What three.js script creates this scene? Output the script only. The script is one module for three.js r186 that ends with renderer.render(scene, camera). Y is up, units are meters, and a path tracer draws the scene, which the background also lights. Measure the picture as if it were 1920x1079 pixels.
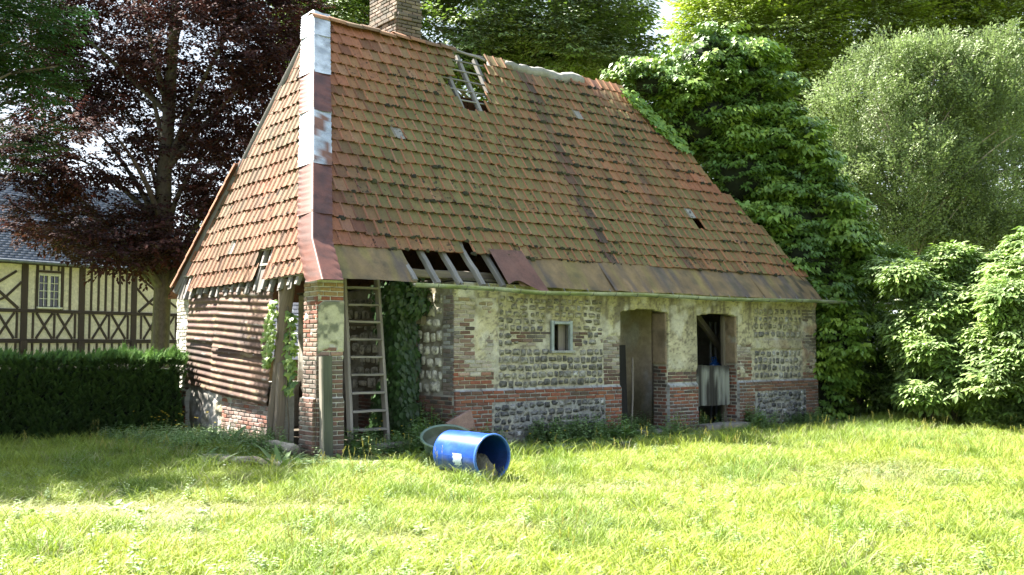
import * as THREE from 'three';
import { mergeGeometries } from 'three/addons/utils/BufferGeometryUtils.js';

// ───────────────────────── camera, sky, sun, exposure ─────────────────────────
const scene = new THREE.Scene();
const camera = new THREE.PerspectiveCamera(32.24, 1920 / 1079, 0.1, 600);
camera.position.set(0, 1.6, 0);
camera.rotation.x = Math.atan(110 / 1867);
scene.add(camera);
const SUN = new THREE.Vector3(-0.539, 0.80, -0.262).normalize();
const SKYW = 512, SKYH = 256;
{
  const d = new Float32Array(SKYW * SKYH * 4);
  for (let j = 0; j < SKYH; j++) for (let i = 0; i < SKYW; i++) {
    const el = ((j + 0.5) / SKYH - 0.5) * Math.PI, az = ((i + 0.5) / SKYW - 0.5) * 2 * Math.PI;
    const x = Math.cos(az) * Math.cos(el), y = Math.sin(el), z = Math.sin(az) * Math.cos(el);
    const c = Math.max(-1, Math.min(1, x * SUN.x + y * SUN.y + z * SUN.z));
    const up = Math.max(0, y), h = Math.pow(1 - up, 2.2), glow = Math.pow(Math.max(0, c), 10) * 0.55 + Math.pow(Math.max(0, c), 60) * 1.2;
    const o = (j * SKYW + i) * 4, low = y < 0 ? 0.35 : 1;
    d[o] = (0.10 + 0.175 * h + glow * 0.39) * low; d[o + 1] = (0.138 + 0.155 * h + glow * 0.375) * low; d[o + 2] = (0.198 + 0.11 * h + glow * 0.345) * low; d[o + 3] = 1;
  }
  const sky = new THREE.DataTexture(d, SKYW, SKYH, THREE.RGBAFormat, THREE.FloatType);
  sky.mapping = THREE.EquirectangularReflectionMapping; sky.magFilter = THREE.LinearFilter; sky.minFilter = THREE.LinearFilter; sky.needsUpdate = true;
  scene.background = sky; scene.environment = sky;
}
const sun = new THREE.DirectionalLight(new THREE.Color(1, 0.95, 0.86), 5);
sun.position.copy(SUN).multiplyScalar(60).add(new THREE.Vector3(0, 0, -16));
sun.target.position.set(0, 0, -16);
sun.castShadow = true; sun.shadow.mapSize.set(4096, 4096); sun.shadow.radius = 1;
Object.assign(sun.shadow.camera, { left: -40, right: 40, top: 40, bottom: -40, near: 1, far: 160 });
scene.add(sun, sun.target);
const renderer = new THREE.WebGLRenderer({ antialias: true });
renderer.toneMapping = THREE.LinearToneMapping;
renderer.toneMappingExposure = 6.9;
renderer.shadowMap.enabled = true;

// ───────────────────────── helpers ─────────────────────────
function mul(seed) { let a = seed >>> 0; return () => { a = (a + 0x6d2b79f5) | 0; let t = Math.imul(a ^ (a >>> 15), 1 | a); t = (t + Math.imul(t ^ (t >>> 7), 61 | t)) ^ t; return ((t ^ (t >>> 14)) >>> 0) / 4294967296; }; }
const { sin, cos, PI, abs, min, max, floor, sqrt, pow, hypot } = Math;
const clamp = (x, a = 0, b = 1) => max(a, min(b, x)), lerp = (a, b, t) => a + (b - a) * t;
const ss = (a, b, x) => { const t = clamp((x - a) / (b - a)); return t * t * (3 - 2 * t); };
const mix = (a, b, t) => [lerp(a[0], b[0], t), lerp(a[1], b[1], t), lerp(a[2], b[2], t)];
const scl = (a, k) => [a[0] * k, a[1] * k, a[2] * k];
const V = (x, y, z) => new THREE.Vector3(x, y, z);
function h3(x, y, z) { let h = Math.imul(x, 374761393) + Math.imul(y, 668265263) + Math.imul(z, 2147483647 ^ 0x5bd1e995); h = Math.imul(h ^ (h >>> 13), 1274126177); return ((h ^ (h >>> 16)) >>> 0) / 4294967296; }
function vn(x, y, z = 0) {
  const i = floor(x), j = floor(y), k = floor(z), f = x - i, g = y - j, h = z - k, u = f * f * (3 - 2 * f), v = g * g * (3 - 2 * g), w = h * h * (3 - 2 * h);
  return lerp(lerp(lerp(h3(i, j, k), h3(i + 1, j, k), u), lerp(h3(i, j + 1, k), h3(i + 1, j + 1, k), u), v), lerp(lerp(h3(i, j, k + 1), h3(i + 1, j, k + 1), u), lerp(h3(i, j + 1, k + 1), h3(i + 1, j + 1, k + 1), u), v), w);
}
function fbm(x, y, z = 0, o = 4) { let s = 0, a = 0.5, n = 0; for (let i = 0; i < o; i++) { s += a * vn(x, y, z); n += a; a *= 0.5; x = x * 2.03 + 7.1; y = y * 2.03 + 3.7; z = z * 2.03 + 1.3; } return s / n; }
const counts = new Map();
function numbered(n) { const k = counts.get(n) || 0; counts.set(n, k + 1); return k ? n + '_' + String(k).padStart(3, '0') : n; }
function tag(o, label, category, group, kind) { if (label) o.userData.label = label; if (category) o.userData.category = category; if (group) o.userData.group = group; if (kind) o.userData.kind = kind; return o; }
function thing(name, label, category, pos = [0, 0, 0], turn = 0, group) {
  const g = new THREE.Group(); g.name = numbered(name); g.position.set(...pos); g.rotation.y = turn; scene.add(g); return tag(g, label, category, group);
}
function put(name, geo, mat, parent, kind) {
  const m = new THREE.Mesh(geo, mat); m.name = parent ? name : numbered(name); m.castShadow = m.receiveShadow = true; (parent || scene).add(m); if (kind) m.userData.kind = kind; return m;
}
// builder: positions, linear vertex colours and uv in metres
class MB {
  constructor() { this.p = []; this.c = []; this.t = []; this.i = []; }
  get n() { return this.p.length / 3; }
  v(x, y, z, c = [1, 1, 1], u = 0, w = 0) { this.p.push(x, y, z); this.c.push(c[0], c[1], c[2]); this.t.push(u, w); return this.n - 1; }
  tri(a, b, c) { this.i.push(a, b, c); }
  quad(a, b, c, d) { this.i.push(a, b, c, a, c, d); }
  geo() {
    const g = new THREE.BufferGeometry();
    g.setAttribute('position', new THREE.Float32BufferAttribute(this.p, 3)); g.setAttribute('color', new THREE.Float32BufferAttribute(this.c, 3)); g.setAttribute('uv', new THREE.Float32BufferAttribute(this.t, 2));
    g.setIndex(this.i); g.computeVertexNormals(); return g;
  }
  build(name, mat, parent, kind) { return put(name, this.geo(), mat, parent, kind); }
}
// a bar with worn edges between two points; w across, h along `up`
function bar(mb, A, B, w, h, col, o = {}) {
  const a = V(...A), b = V(...B), d = b.clone().sub(a), L = d.length(); d.normalize();
  const up = o.up ? V(...o.up) : abs(d.y) > 0.9 ? V(0, 0, 1) : V(0, 1, 0);
  const s = d.clone().cross(up).normalize(), n = s.clone().cross(d).normalize(), seg = o.seg || 1, ch = o.ch ?? min(w, h) * 0.12, r = o.rng || (() => 0.5), wob = o.wob || 0;
  const prof = [[-w / 2 + ch, -h / 2], [w / 2 - ch, -h / 2], [w / 2, -h / 2 + ch], [w / 2, h / 2 - ch], [w / 2 - ch, h / 2], [-w / 2 + ch, h / 2], [-w / 2, h / 2 - ch], [-w / 2, -h / 2 + ch]];
  const uo = r() * 3, base = mb.n; let per = [0]; for (let k = 0; k < 8; k++) per.push(per[k] + hypot(prof[(k + 1) % 8][0] - prof[k][0], prof[(k + 1) % 8][1] - prof[k][1]));
  for (let q = 0; q <= seg; q++) {
    const t = q / seg, ox = (r() - 0.5) * wob, oy = (r() - 0.5) * wob, sc = o.taper ? lerp(1, o.taper, t) : 1, P = a.clone().addScaledVector(d, L * t);
    const c = scl(col, 0.85 + 0.3 * r());
    for (let k = 0; k <= 8; k++) { const [x, y] = prof[k % 8], Q = P.clone().addScaledVector(s, x * sc + ox).addScaledVector(n, y * sc + oy); mb.v(Q.x, Q.y, Q.z, c, uo + per[k], uo + L * t); }
  }
  for (let q = 0; q < seg; q++) for (let k = 0; k < 8; k++) { const x = base + q * 9 + k; mb.quad(x, x + 9, x + 10, x + 1); }
  for (const [q, f] of [[0, 0], [seg, 1]]) { const st = mb.n; for (let k = 0; k < 8; k++) { const j = (base + q * 9 + k) * 3; mb.v(mb.p[j], mb.p[j + 1], mb.p[j + 2], scl(col, 0.8), uo + prof[k][0], uo + prof[k][1]); } for (let k = 1; k < 7; k++) f ? mb.tri(st, st + k + 1, st + k) : mb.tri(st, st + k, st + k + 1); }
  return mb;
}
function tube(mb, pts, radii, sides, col, lump = 0, r = null) {
  const base = mb.n; let prev = V(0, 0, 1), run = 0;
  for (let q = 0; q < pts.length; q++) {
    const d = (q < pts.length - 1 ? pts[q + 1].clone().sub(pts[q]) : pts[q].clone().sub(pts[q - 1])).normalize();
    if (q) run += pts[q].distanceTo(pts[q - 1]);
    let s = d.clone().cross(prev); if (s.lengthSq() < 0.01) s = d.clone().cross(V(1, 0.2, 0)); s.normalize(); const n = s.clone().cross(d); prev = n.clone().cross(s).lengthSq() ? prev : n;
    for (let k = 0; k <= sides; k++) { const a = (k % sides) / sides * PI * 2, R = radii[q] * (1 + lump * (vn(k % sides * 1.7 + 3, run * 3, base * 0.13) - 0.5)); const c = typeof col === 'function' ? col(pts[q], a) : col; mb.v(pts[q].x + (s.x * cos(a) + n.x * sin(a)) * R, pts[q].y + (s.y * cos(a) + n.y * sin(a)) * R, pts[q].z + (s.z * cos(a) + n.z * sin(a)) * R, c, k / sides * radii[q] * 6.28, run); }
  }
  const S = sides + 1;
  for (let q = 0; q < pts.length - 1; q++) for (let k = 0; k < sides; k++) { const x = base + q * S + k; mb.quad(x, x + 1, x + S + 1, x + S); }
  for (const [q, f] of [[0, 0], [pts.length - 1, 1]]) { const c = mb.v(pts[q].x, pts[q].y, pts[q].z, typeof col === 'function' ? col(pts[q], 0) : col); for (let k = 0; k < sides; k++) f ? mb.tri(c, base + q * S + k, base + q * S + k + 1) : mb.tri(c, base + q * S + k + 1, base + q * S + k); }
  return mb;
}
// ───────────────────────── textures and materials ─────────────────────────
function tex(size, fn, srgb = false) {
  const d = new Uint8Array(size * size * 4);
  for (let y = 0; y < size; y++) for (let x = 0; x < size; x++) { const v = fn(x / size, y / size, x, y), o = (y * size + x) * 4; for (let k = 0; k < 3; k++) d[o + k] = clamp(Array.isArray(v) ? v[k] : v) * 255; d[o + 3] = 255; }
  const t = new THREE.DataTexture(d, size, size); t.wrapS = t.wrapT = THREE.RepeatWrapping; t.magFilter = THREE.LinearFilter; t.minFilter = THREE.LinearMipmapLinearFilter; t.generateMipmaps = true; t.needsUpdate = true; return t;
}
// seamless noise: blend of shifted copies
const tn = (x, y, f, o = 4, z = 0) => { const a = fbm(x * f, y * f, z, o), b = fbm((x - 1) * f, y * f, z, o), c = fbm(x * f, (y - 1) * f, z, o), d = fbm((x - 1) * f, (y - 1) * f, z, o), u = ss(0, 1, x), v = ss(0, 1, y); return lerp(lerp(a, b, u), lerp(c, d, u), v); };
const grainT = tex(512, (x, y) => { const a = tn(x, y, 10, 5), b = tn(x, y, 60, 3, 5); return 0.62 + 0.38 * clamp((a - 0.5) * 1.6 + (b - 0.5) * 1.3 + 0.55); });
const woodT = tex(512, (x, y) => { const w = tn(x, y, 5, 3, 9) * 0.5, a = fbm((x + w * 0.05) * 70, y * 5, 2, 3), b = fbm(x * 26, y * 2.2, 8, 3); return 0.45 + 0.6 * clamp(a * 0.7 + b * 0.5 - 0.12); });
const tileT = tex(1024, (x, y) => {
  const a = tn(x, y, 16, 5), b = tn(x, y, 90, 3, 4), s = tn(x, y, 26, 4, 11), l = tn(x, y, 40, 3, 17);
  let v = 0.66 + 0.3 * clamp((a - 0.5) * 1.7 + (b - 0.5) * 1.4 + 0.5); const dk = ss(0.66, 0.72, s); v *= 1 - 0.75 * dk; const lt = ss(0.74, 0.78, l); return [lerp(v, 0.98, lt), lerp(v, 0.99, lt), lerp(v, 1, lt)];
});
const stoneT = tex(512, (x, y) => { const a = tn(x, y, 9, 5, 21), b = tn(x, y, 40, 3, 23); return clamp(0.3 + 0.9 * clamp((a - 0.5) * 2.6 + (b - 0.5) * 1.2 + 0.42)); });
const rustT = tex(512, (x, y) => { const a = tn(x, y, 8, 5), b = tn(x, y, 50, 3, 3); return 0.55 + 0.45 * clamp((a - 0.5) * 2 + (b - 0.5) + 0.55); });
const barkT = tex(256, (x, y) => 0.5 + 0.5 * clamp(fbm(x * 9, y * 9, 1, 4) * 1.1 + (fbm(x * 40, y * 14, 4, 3) - 0.5) * 0.9));
const rep = (t, k, l = k) => { const c = t.clone(); c.repeat.set(k, l); c.needsUpdate = true; return c; };
const std = (o) => new THREE.MeshStandardMaterial({ vertexColors: true, roughness: 0.9, ...o });
const phy = (o) => new THREE.MeshPhysicalMaterial({ vertexColors: true, roughness: 0.9, ...o });
const M = {
  brick: std({ map: rep(grainT, 4), bumpMap: rep(grainT, 4), bumpScale: 0.004, flatShading: true, side: THREE.DoubleSide }),
  wall: std({ map: rep(grainT, 1.7), bumpMap: rep(grainT, 2.6), bumpScale: 0.008, side: THREE.DoubleSide, roughness: 0.95 }),
  stone: std({ map: rep(stoneT, 2.5), bumpMap: rep(stoneT, 2.5), bumpScale: 0.006, roughness: 0.62, side: THREE.DoubleSide }),
  chalk: std({ map: rep(stoneT, 1.3), bumpMap: rep(stoneT, 2), bumpScale: 0.006, side: THREE.DoubleSide }),
  tile: std({ map: rep(tileT, 0.75), bumpMap: rep(tileT, 1.5), bumpScale: 0.004, roughness: 0.88, side: THREE.DoubleSide }),
  wood: std({ map: rep(woodT, 2.2, 0.9), bumpMap: rep(woodT, 2.2, 0.9), bumpScale: 0.006, side: THREE.DoubleSide }),
  rust: std({ map: rep(rustT, 1.1), roughness: 0.72, metalness: 0.1, side: THREE.DoubleSide, bumpMap: rep(rustT, 3), bumpScale: 0.003 }),
  metal: std({ map: rep(rustT, 1.6), roughness: 0.5, metalness: 0.25, side: THREE.DoubleSide }),
  paint: std({ map: rep(grainT, 2), roughness: 0.6, side: THREE.DoubleSide }),
  bark: std({ map: rep(barkT, 1.2), bumpMap: rep(barkT, 1.5), bumpScale: 0.02 }),
  leaf: phy({ transmission: 0.5, roughness: 0.7, side: THREE.DoubleSide, specularIntensity: 0.7 }),
  purple: phy({ transmission: 0.3, roughness: 0.9, specularIntensity: 0.3, side: THREE.DoubleSide }),
  gloss: phy({ transmission: 0.36, roughness: 0.45, side: THREE.DoubleSide, specularIntensity: 0.8 }),
  grass: phy({ transmission: 0.5, roughness: 0.7, side: THREE.DoubleSide, specularIntensity: 0.6 }),
  needle: phy({ transmission: 0.25, roughness: 0.9, side: THREE.DoubleSide, specularIntensity: 0.3 }),
  soil: std({ map: rep(grainT, 0.6), roughness: 1, bumpMap: rep(grainT, 1.5), bumpScale: 0.03 }),
  plastic: std({ roughness: 0.32, map: rep(grainT, 1.2), side: THREE.DoubleSide }),
  glass: new THREE.MeshPhysicalMaterial({ color: 0x11161a, roughness: 0.05 }),
  dark: std({ roughness: 1 }),
};
for (const k in M) M[k].name = k;

// ───────────────────────── ground ─────────────────────────
const TH = 37.4 * PI / 180, P0 = V(-2.776, 0, -14.2);
const UX = V(cos(TH), 0, -sin(TH)), WZ = V(sin(TH), 0, cos(TH));
const W = (x, y, z) => P0.clone().addScaledVector(UX, x).addScaledVector(WZ, z).setY(y);
const toLocal = (x, z) => { const dx = x - P0.x, dz = z - P0.z; return [dx * UX.x + dz * UX.z, dx * WZ.x + dz * WZ.z]; };
const groundY = (x, z) => { const [a, b] = toLocal(x, z); const near = ss(1.2, 3.5, max(max(-0.3 - a, a - 11.8), max(b - 0.1, -5.9 - b))); return ((fbm(x * 0.35 + 5, z * 0.35, 2, 3) - 0.5) * 0.16 + (fbm(x * 0.07, z * 0.07, 5, 2) - 0.5) * 0.25) * near + 0.16 * Math.exp(-(((x + 4.1) / 1.1) ** 2 + ((z + 14.4) / 0.9) ** 2)) - 0.01; };
{
  const mb = new MB(), xs = [], zs = [];
  for (let x = -300; x <= 300; x += abs(x) < 24 ? 0.5 : 12) xs.push(x);
  for (let z = 60; z >= -400; z -= z < 4 && z > -34 ? 0.5 : 14) zs.push(z);
  const far = (x, z) => ss(30, 60, hypot(x, z + 15));
  for (const z of zs) for (const x of xs) {
    const n = fbm(x * 0.8, z * 0.8, 3, 4), d = fbm(x * 0.5 + 40, z * 0.5, 9, 3);
    const c = mix(mix([0.15, 0.2, 0.035], [0.24, 0.21, 0.09], ss(0.5, 0.75, d)), [0.12, 0.17, 0.03], n * 0.5);
    mb.v(x, lerp(groundY(x, z), -0.05, far(x, z)), z, c, x, z);
  }
  const N = xs.length; for (let j = 0; j < zs.length - 1; j++) for (let i = 0; i < N - 1; i++) { const a = j * N + i; mb.quad(a, a + 1, a + N + 1, a + N); }
  tag(mb.build('ground', M.soil), null, null, null, 'structure');
}

// ───────────────────────── the ruined cottage ─────────────────────────
const barn = thing('ruined_cottage', 'abandoned flint and brick cottage with a steep broken orange tile roof', 'cottage', [P0.x, 0, P0.z], TH);
const CAM = V(0, 1.6, 0);
const F = { front: { o: [0, 0, 0], a: [1, 0, 0], c: [0, 0, 1] }, left: (x) => ({ o: [x, 0, 0], a: [0, 0, 1], c: [-1, 0, 0] }), face: (z) => ({ o: [0, 0, z], a: [1, 0, 0], c: [0, 0, 1] }) };
const at = (f, a, b, c) => [f.o[0] + f.a[0] * a + f.c[0] * c, b + f.o[1], f.o[2] + f.a[2] * a + f.c[2] * c];
// pieces (bricks, stones, tiles) are queued, then the 300 that show largest become parts, the rest one joined part
const queue = { brick: [], flint_stone: [], chalk_stone: [], roof_tile: [], chimney_brick: [] };
function flush(kind, name, mat, nearN = 300) {
  const q = queue[kind]; q.forEach((e) => { e.d = W(...e.at).distanceTo(CAM) / (e.size || 1); }); q.sort((a, b) => a.d - b.d);
  q.slice(0, nearN).forEach((e) => { const mb = new MB(); e.make(mb); mb.build(name, mat, e.parent); });
  const rest = new Map(); q.slice(nearN).forEach((e) => { if (!rest.has(e.parent)) rest.set(e.parent, new MB()); e.make(rest.get(e.parent)); });
  for (const [p, mb] of rest) mb.build(name, mat, p, 'stuff');
}
const R = mul(11);
// one brick: worn front face, chamfers and sides
function brickPiece(mb, f, a0, a1, b0, b1, c, col, sd) {
  const r = mul(sd), j = () => (r() - 0.5) * 0.007, ch = 0.006 + r() * 0.004, back = c - 0.05, uo = r() * 5, vo = r() * 5;
  const O = [[a0 + j(), b0 + j()], [a1 + j(), b0 + j()], [a1 + j(), b1 + j()], [a0 + j(), b1 + j()]], cx = (a0 + a1) / 2, cy = (b0 + b1) / 2;
  const I = O.map(([a, b]) => [a + (a < cx ? ch : -ch), b + (b < cy ? ch : -ch)]);
  const P = (q, cc, k) => mb.v(...at(f, q[0], q[1], cc), scl(col, k), q[0] + uo, q[1] + vo);
  const dz = (r() - 0.5) * 0.004, i = I.map((q) => P(q, c + dz + (r() - 0.5) * 0.003, 0.94 + r() * 0.12)), m = O.map((q) => P(q, c - ch, 0.9)), e = O.map((q) => P(q, back, 0.8));
  mb.quad(i[0], i[1], i[2], i[3]);
  for (let k = 0; k < 4; k++) { const n = (k + 1) % 4; mb.quad(m[k], m[n], i[n], i[k]); mb.quad(e[k], e[n], m[n], m[k]); }
}
// courses of bricks on a frame
function layBricks(parent, f, a0, a1, b0, b1, o) {
  const H = o.H || 0.066, L = o.L || 0.215, J = o.J || 0.012, kind = o.kind || 'brick'; let row = o.row0 || 0;
  for (let b = b0; b + H * 0.6 < b1; b += H, row++) {
    const hd = o.header && row % 2; let a = a0 + (row % 2 ? -L / 2 : 0) + (R() - 0.5) * 0.03;
    if (o.flush) a = a0;
    let k = 0;
    while (a < a1 - 0.02) {
      let len = (o.flush && row % 2 && k === 0 ? L / 2 : hd ? L / 2 : L) * (0.94 + R() * 0.12); k++;
      if (o.flush && a1 - (a + len) < 0.06) len = a1 - a + J;
      const x0 = max(a, a0), x1 = min(a + len - J, a1 - (o.flush ? 0.002 : 0)); a += len;
      if (x1 - x0 < 0.035) continue;
      const cx = (x0 + x1) / 2, cy = b + H / 2 - 0.005; if (o.skip && o.skip(cx, cy)) continue;
      const ins = o.inset ? o.inset(cx, cy) : 0, c = (o.c || 0.012) + ins + (R() - 0.5) * 0.006;
      if (o.cover && o.cover(cx, cy) > c + 0.004) continue;
      const col = o.col(cx, cy, R), sd = floor(R() * 1e9), y0 = b + (R() - 0.5) * 0.004, y1 = min(b + H - J, b1);
      queue[kind].push({ parent, at: at(f, cx, cy, c), size: sqrt((x1 - x0) * 5) * (o.vis || 1), make: (mb) => brickPiece(mb, f, x0, x1, y0, y1, c, col, sd) });
    }
  }
}
// one stone: a lumpy dome standing out of the mortar
function stonePiece(mb, f, a, b, w, h, prot, col, rim, sd) {
  const r = mul(sd), n = 9, uo = r() * 5, ph = r() * 6; const out = [], mid = [], ex = 2.4 + r() * 4;
  const sh = (t) => { const e = ex, ct = cos(t), st = sin(t); return [Math.sign(ct) * pow(abs(ct), 2 / e), Math.sign(st) * pow(abs(st), 2 / e)]; };
  for (let k = 0; k < n; k++) { const t = k / n * 2 * PI + ph, [x, y] = sh(t), g = 0.84 + r() * 0.26; out.push(mb.v(...at(f, a + x * w / 2 * g, b + y * h / 2 * g, -0.03), rim, a + uo + x * w / 2, b + y * h / 2)); const g2 = 0.72 + r() * 0.2; mid.push(mb.v(...at(f, a + x * w / 2 * g2, b + y * h / 2 * g2, prot * (0.5 + r() * 0.55)), mix(rim, col, 0.6 + r() * 0.4), a + uo + x * w / 2 * g2, b + y * h / 2 * g2)); }
  const c = mb.v(...at(f, a + (r() - 0.5) * w * 0.3, b + (r() - 0.5) * h * 0.3, prot * (0.75 + r() * 0.4)), scl(col, 0.8 + r() * 0.5), a + uo, b);
  for (let k = 0; k < n; k++) { const q = (k + 1) % n; mb.quad(out[k], out[q], mid[q], mid[k]); mb.tri(mid[k], mid[q], c); }
}
function layStones(parent, f, a0, a1, b0, b1, o) {
  const kind = o.kind || 'flint_stone';
  for (let b = b0; b + o.rowH * 0.7 < b1; b += o.rowH) for (let a = a0 + R() * 0.03; a < a1 - 0.04;) {
    const w = o.w[0] + R() * (o.w[1] - o.w[0]), x1 = min(a + w, a1), cx = (a + x1) / 2, cy = b + o.rowH / 2 + (R() - 0.5) * o.rowH * (o.jit || 0.15) + (fbm(cx * 1.6, b * 3, 9, 2) - 0.5) * 0.05; const gap = o.gap || 0.02, W0 = x1 - a - gap, H0 = (o.rowH - gap * 0.6) * (R() < 0.12 ? 0.6 : 0.82 + R() * 0.3); a = x1;
    if (W0 < 0.04 || (o.skip && o.skip(cx, cy)) || R() < (o.drop || 0)) continue;
    const [col, rim] = o.col(cx, cy, R), sd = floor(R() * 1e9), pr = (o.prot || 0.025) * (0.7 + R() * 0.6) + (o.inset ? o.inset(cx, cy) : 0);
    queue[kind].push({ parent, at: at(f, cx, cy, 0), size: sqrt(W0 * 8), make: (mb) => stonePiece(mb, f, cx, cy, W0, H0, pr, col, rim, sd) });
  }
}
// a wall face as a relief: depth and colour per point, holes left out, edges turned back into the wall
function wallSheet(f, a0, a1, b0, b1, cell, depth, color, hole, thick = 0.05) {
  const mb = new MB(), na = Math.ceil((a1 - a0) / cell), nb = Math.ceil((b1 - b0) / cell), A = (i) => a0 + (a1 - a0) * i / na, B = (j) => b0 + (b1 - b0) * j / nb, id = new Map();
  const pt = (i, j, deep) => { const k = (j * (na + 1) + i) * 2 + (deep ? 1 : 0); if (!id.has(k)) { const a = A(i), b = B(j), d = deep ? -thick : depth(a, b); id.set(k, mb.v(...at(f, a, b, d), color(a, b), a, b)); } return id.get(k); };
  const solid = (i, j) => i >= 0 && j >= 0 && i < na && j < nb && !(hole && hole((A(i) + A(i + 1)) / 2, (B(j) + B(j + 1)) / 2));
  for (let j = 0; j < nb; j++) for (let i = 0; i < na; i++) if (solid(i, j)) {
    mb.quad(pt(i, j), pt(i + 1, j), pt(i + 1, j + 1), pt(i, j + 1));
    if (!solid(i - 1, j)) mb.quad(pt(i, j, 1), pt(i, j), pt(i, j + 1), pt(i, j + 1, 1));
    if (!solid(i + 1, j)) mb.quad(pt(i + 1, j), pt(i + 1, j, 1), pt(i + 1, j + 1, 1), pt(i + 1, j + 1));
    if (!solid(i, j - 1)) mb.quad(pt(i, j, 1), pt(i + 1, j, 1), pt(i + 1, j), pt(i, j));
    if (!solid(i, j + 1)) mb.quad(pt(i, j + 1), pt(i + 1, j + 1), pt(i + 1, j + 1, 1), pt(i, j + 1, 1));
  }
  return mb;
}
function solidBox(mb, x0, x1, y0, y1, z0, z1, col) {
  const g = (s) => { const b = mb.n; for (const [x, y, z, u, w] of s) mb.v(x, y, z, col, u, w); mb.quad(b, b + 1, b + 2, b + 3); };
  g([[x0, y0, z1, x0, y0], [x1, y0, z1, x1, y0], [x1, y1, z1, x1, y1], [x0, y1, z1, x0, y1]]); g([[x1, y0, z0, x1, y0], [x0, y0, z0, x0, y0], [x0, y1, z0, x0, y1], [x1, y1, z0, x1, y1]]);
  g([[x0, y0, z0, z0, y0], [x0, y0, z1, z1, y0], [x0, y1, z1, z1, y1], [x0, y1, z0, z0, y1]]); g([[x1, y0, z1, z1, y0], [x1, y0, z0, z0, y0], [x1, y1, z0, z0, y1], [x1, y1, z1, z1, y1]]);
  g([[x0, y1, z1, x0, z1], [x1, y1, z1, x1, z1], [x1, y1, z0, x1, z0], [x0, y1, z0, x0, z0]]); g([[x0, y0, z0, x0, z0], [x1, y0, z0, x1, z0], [x1, y0, z1, x1, z1], [x0, y0, z1, x0, z1]]);
}
const C = { cream: [0.56, 0.50, 0.34], yellow: [0.38, 0.345, 0.15], mortar: [0.46, 0.44, 0.37], grey: [0.34, 0.34, 0.33], white: [0.66, 0.63, 0.54], red: [0.25, 0.085, 0.05], orange: [0.30, 0.115, 0.06], brown: [0.15, 0.085, 0.06], dark: [0.085, 0.066, 0.055], dirt: [0.07, 0.055, 0.035], moss: [0.11, 0.12, 0.03], wood: [0.24, 0.21, 0.17], oldwood: [0.20, 0.17, 0.13] };
const pick = (r, ...l) => l[floor(r() * l.length)];
const tone = (c, r, k = 0.25) => scl(c, 1 - k / 2 + r() * k);

// front wall -------------------------------------------------
const door = (x, y) => x > 5.91 && x < 7.12 && y > 0.03 && y < 2.21 + 0.06 * sin((x - 5.91) / 1.21 * PI);
const door2 = (x, y) => x > 7.91 && x < 9.09 && y > 0.03 && y < 2.18 + 0.05 * sin((x - 7.91) / 1.18 * PI);
const win = (x, y) => x > 4.31 && x < 4.77 && y > 1.52 && y < 2.0;
const frontHole = (x, y) => door(x, y) || door2(x, y) || win(x, y);
const plinth = (x, y) => 0.05 * (1 - ss(0.86, 0.92, y));
function cover(x, y) {                                   // how far plaster hides the masonry, 0..1
  const band = (a, b, e = 0.06) => ss(a - e, a + e, x) * (1 - ss(b - e, b + e, x)), above = (b, e = 0.1) => ss(b - e, b + e, y), below = (b, e = 0.1) => 1 - ss(b - e, b + e, y);
  let p = 0;
  p = max(p, band(5.45, 9.62) * above(2.12));
  p = max(p, band(5.47, 5.95) * above(1.72, 0.2)); p = max(p, band(7.05, 7.95) * above(1.12, 0.16)); p = max(p, band(9.05, 9.6) * above(1.62, 0.3));
  p = max(p, 0.42 * band(9.05, 9.6) * above(0.95)); p = max(p, band(2.72, 3.22) * above(1.2, 0.2) * 0.6); p = max(p, band(2.3, 3.2) * above(1.0) * 0.3); p = max(p, 0.85 * band(9.5, 11.2) * above(1.53, 0.03) * below(1.74, 0.03));
  p = max(p, 0.55 * band(11.15, 11.8) * above(1.0)); p = max(p, 0.45 * band(3.2, 5.5) * above(1.58, 0.05) * below(1.86, 0.06));
  return p * above(0.93, 0.03);
}
const coverT = (x, y) => 0.032 * ss(0.42, 0.62, cover(x, y) * 0.75 + (fbm(x * 4, y * 4, 3, 4) - 0.5) * 0.75 + 0.05);
const frontDepth = (x, y) => plinth(x, y) + coverT(x, y) + (fbm(x * 14, y * 14, 7, 3) - 0.5) * 0.012 + (fbm(x * 1.3, y * 1.3, 1, 2) - 0.5) * 0.03;
const bulge = (x, y) => plinth(x, y) + (fbm(x * 1.3, y * 1.3, 1, 2) - 0.5) * 0.03;
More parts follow.
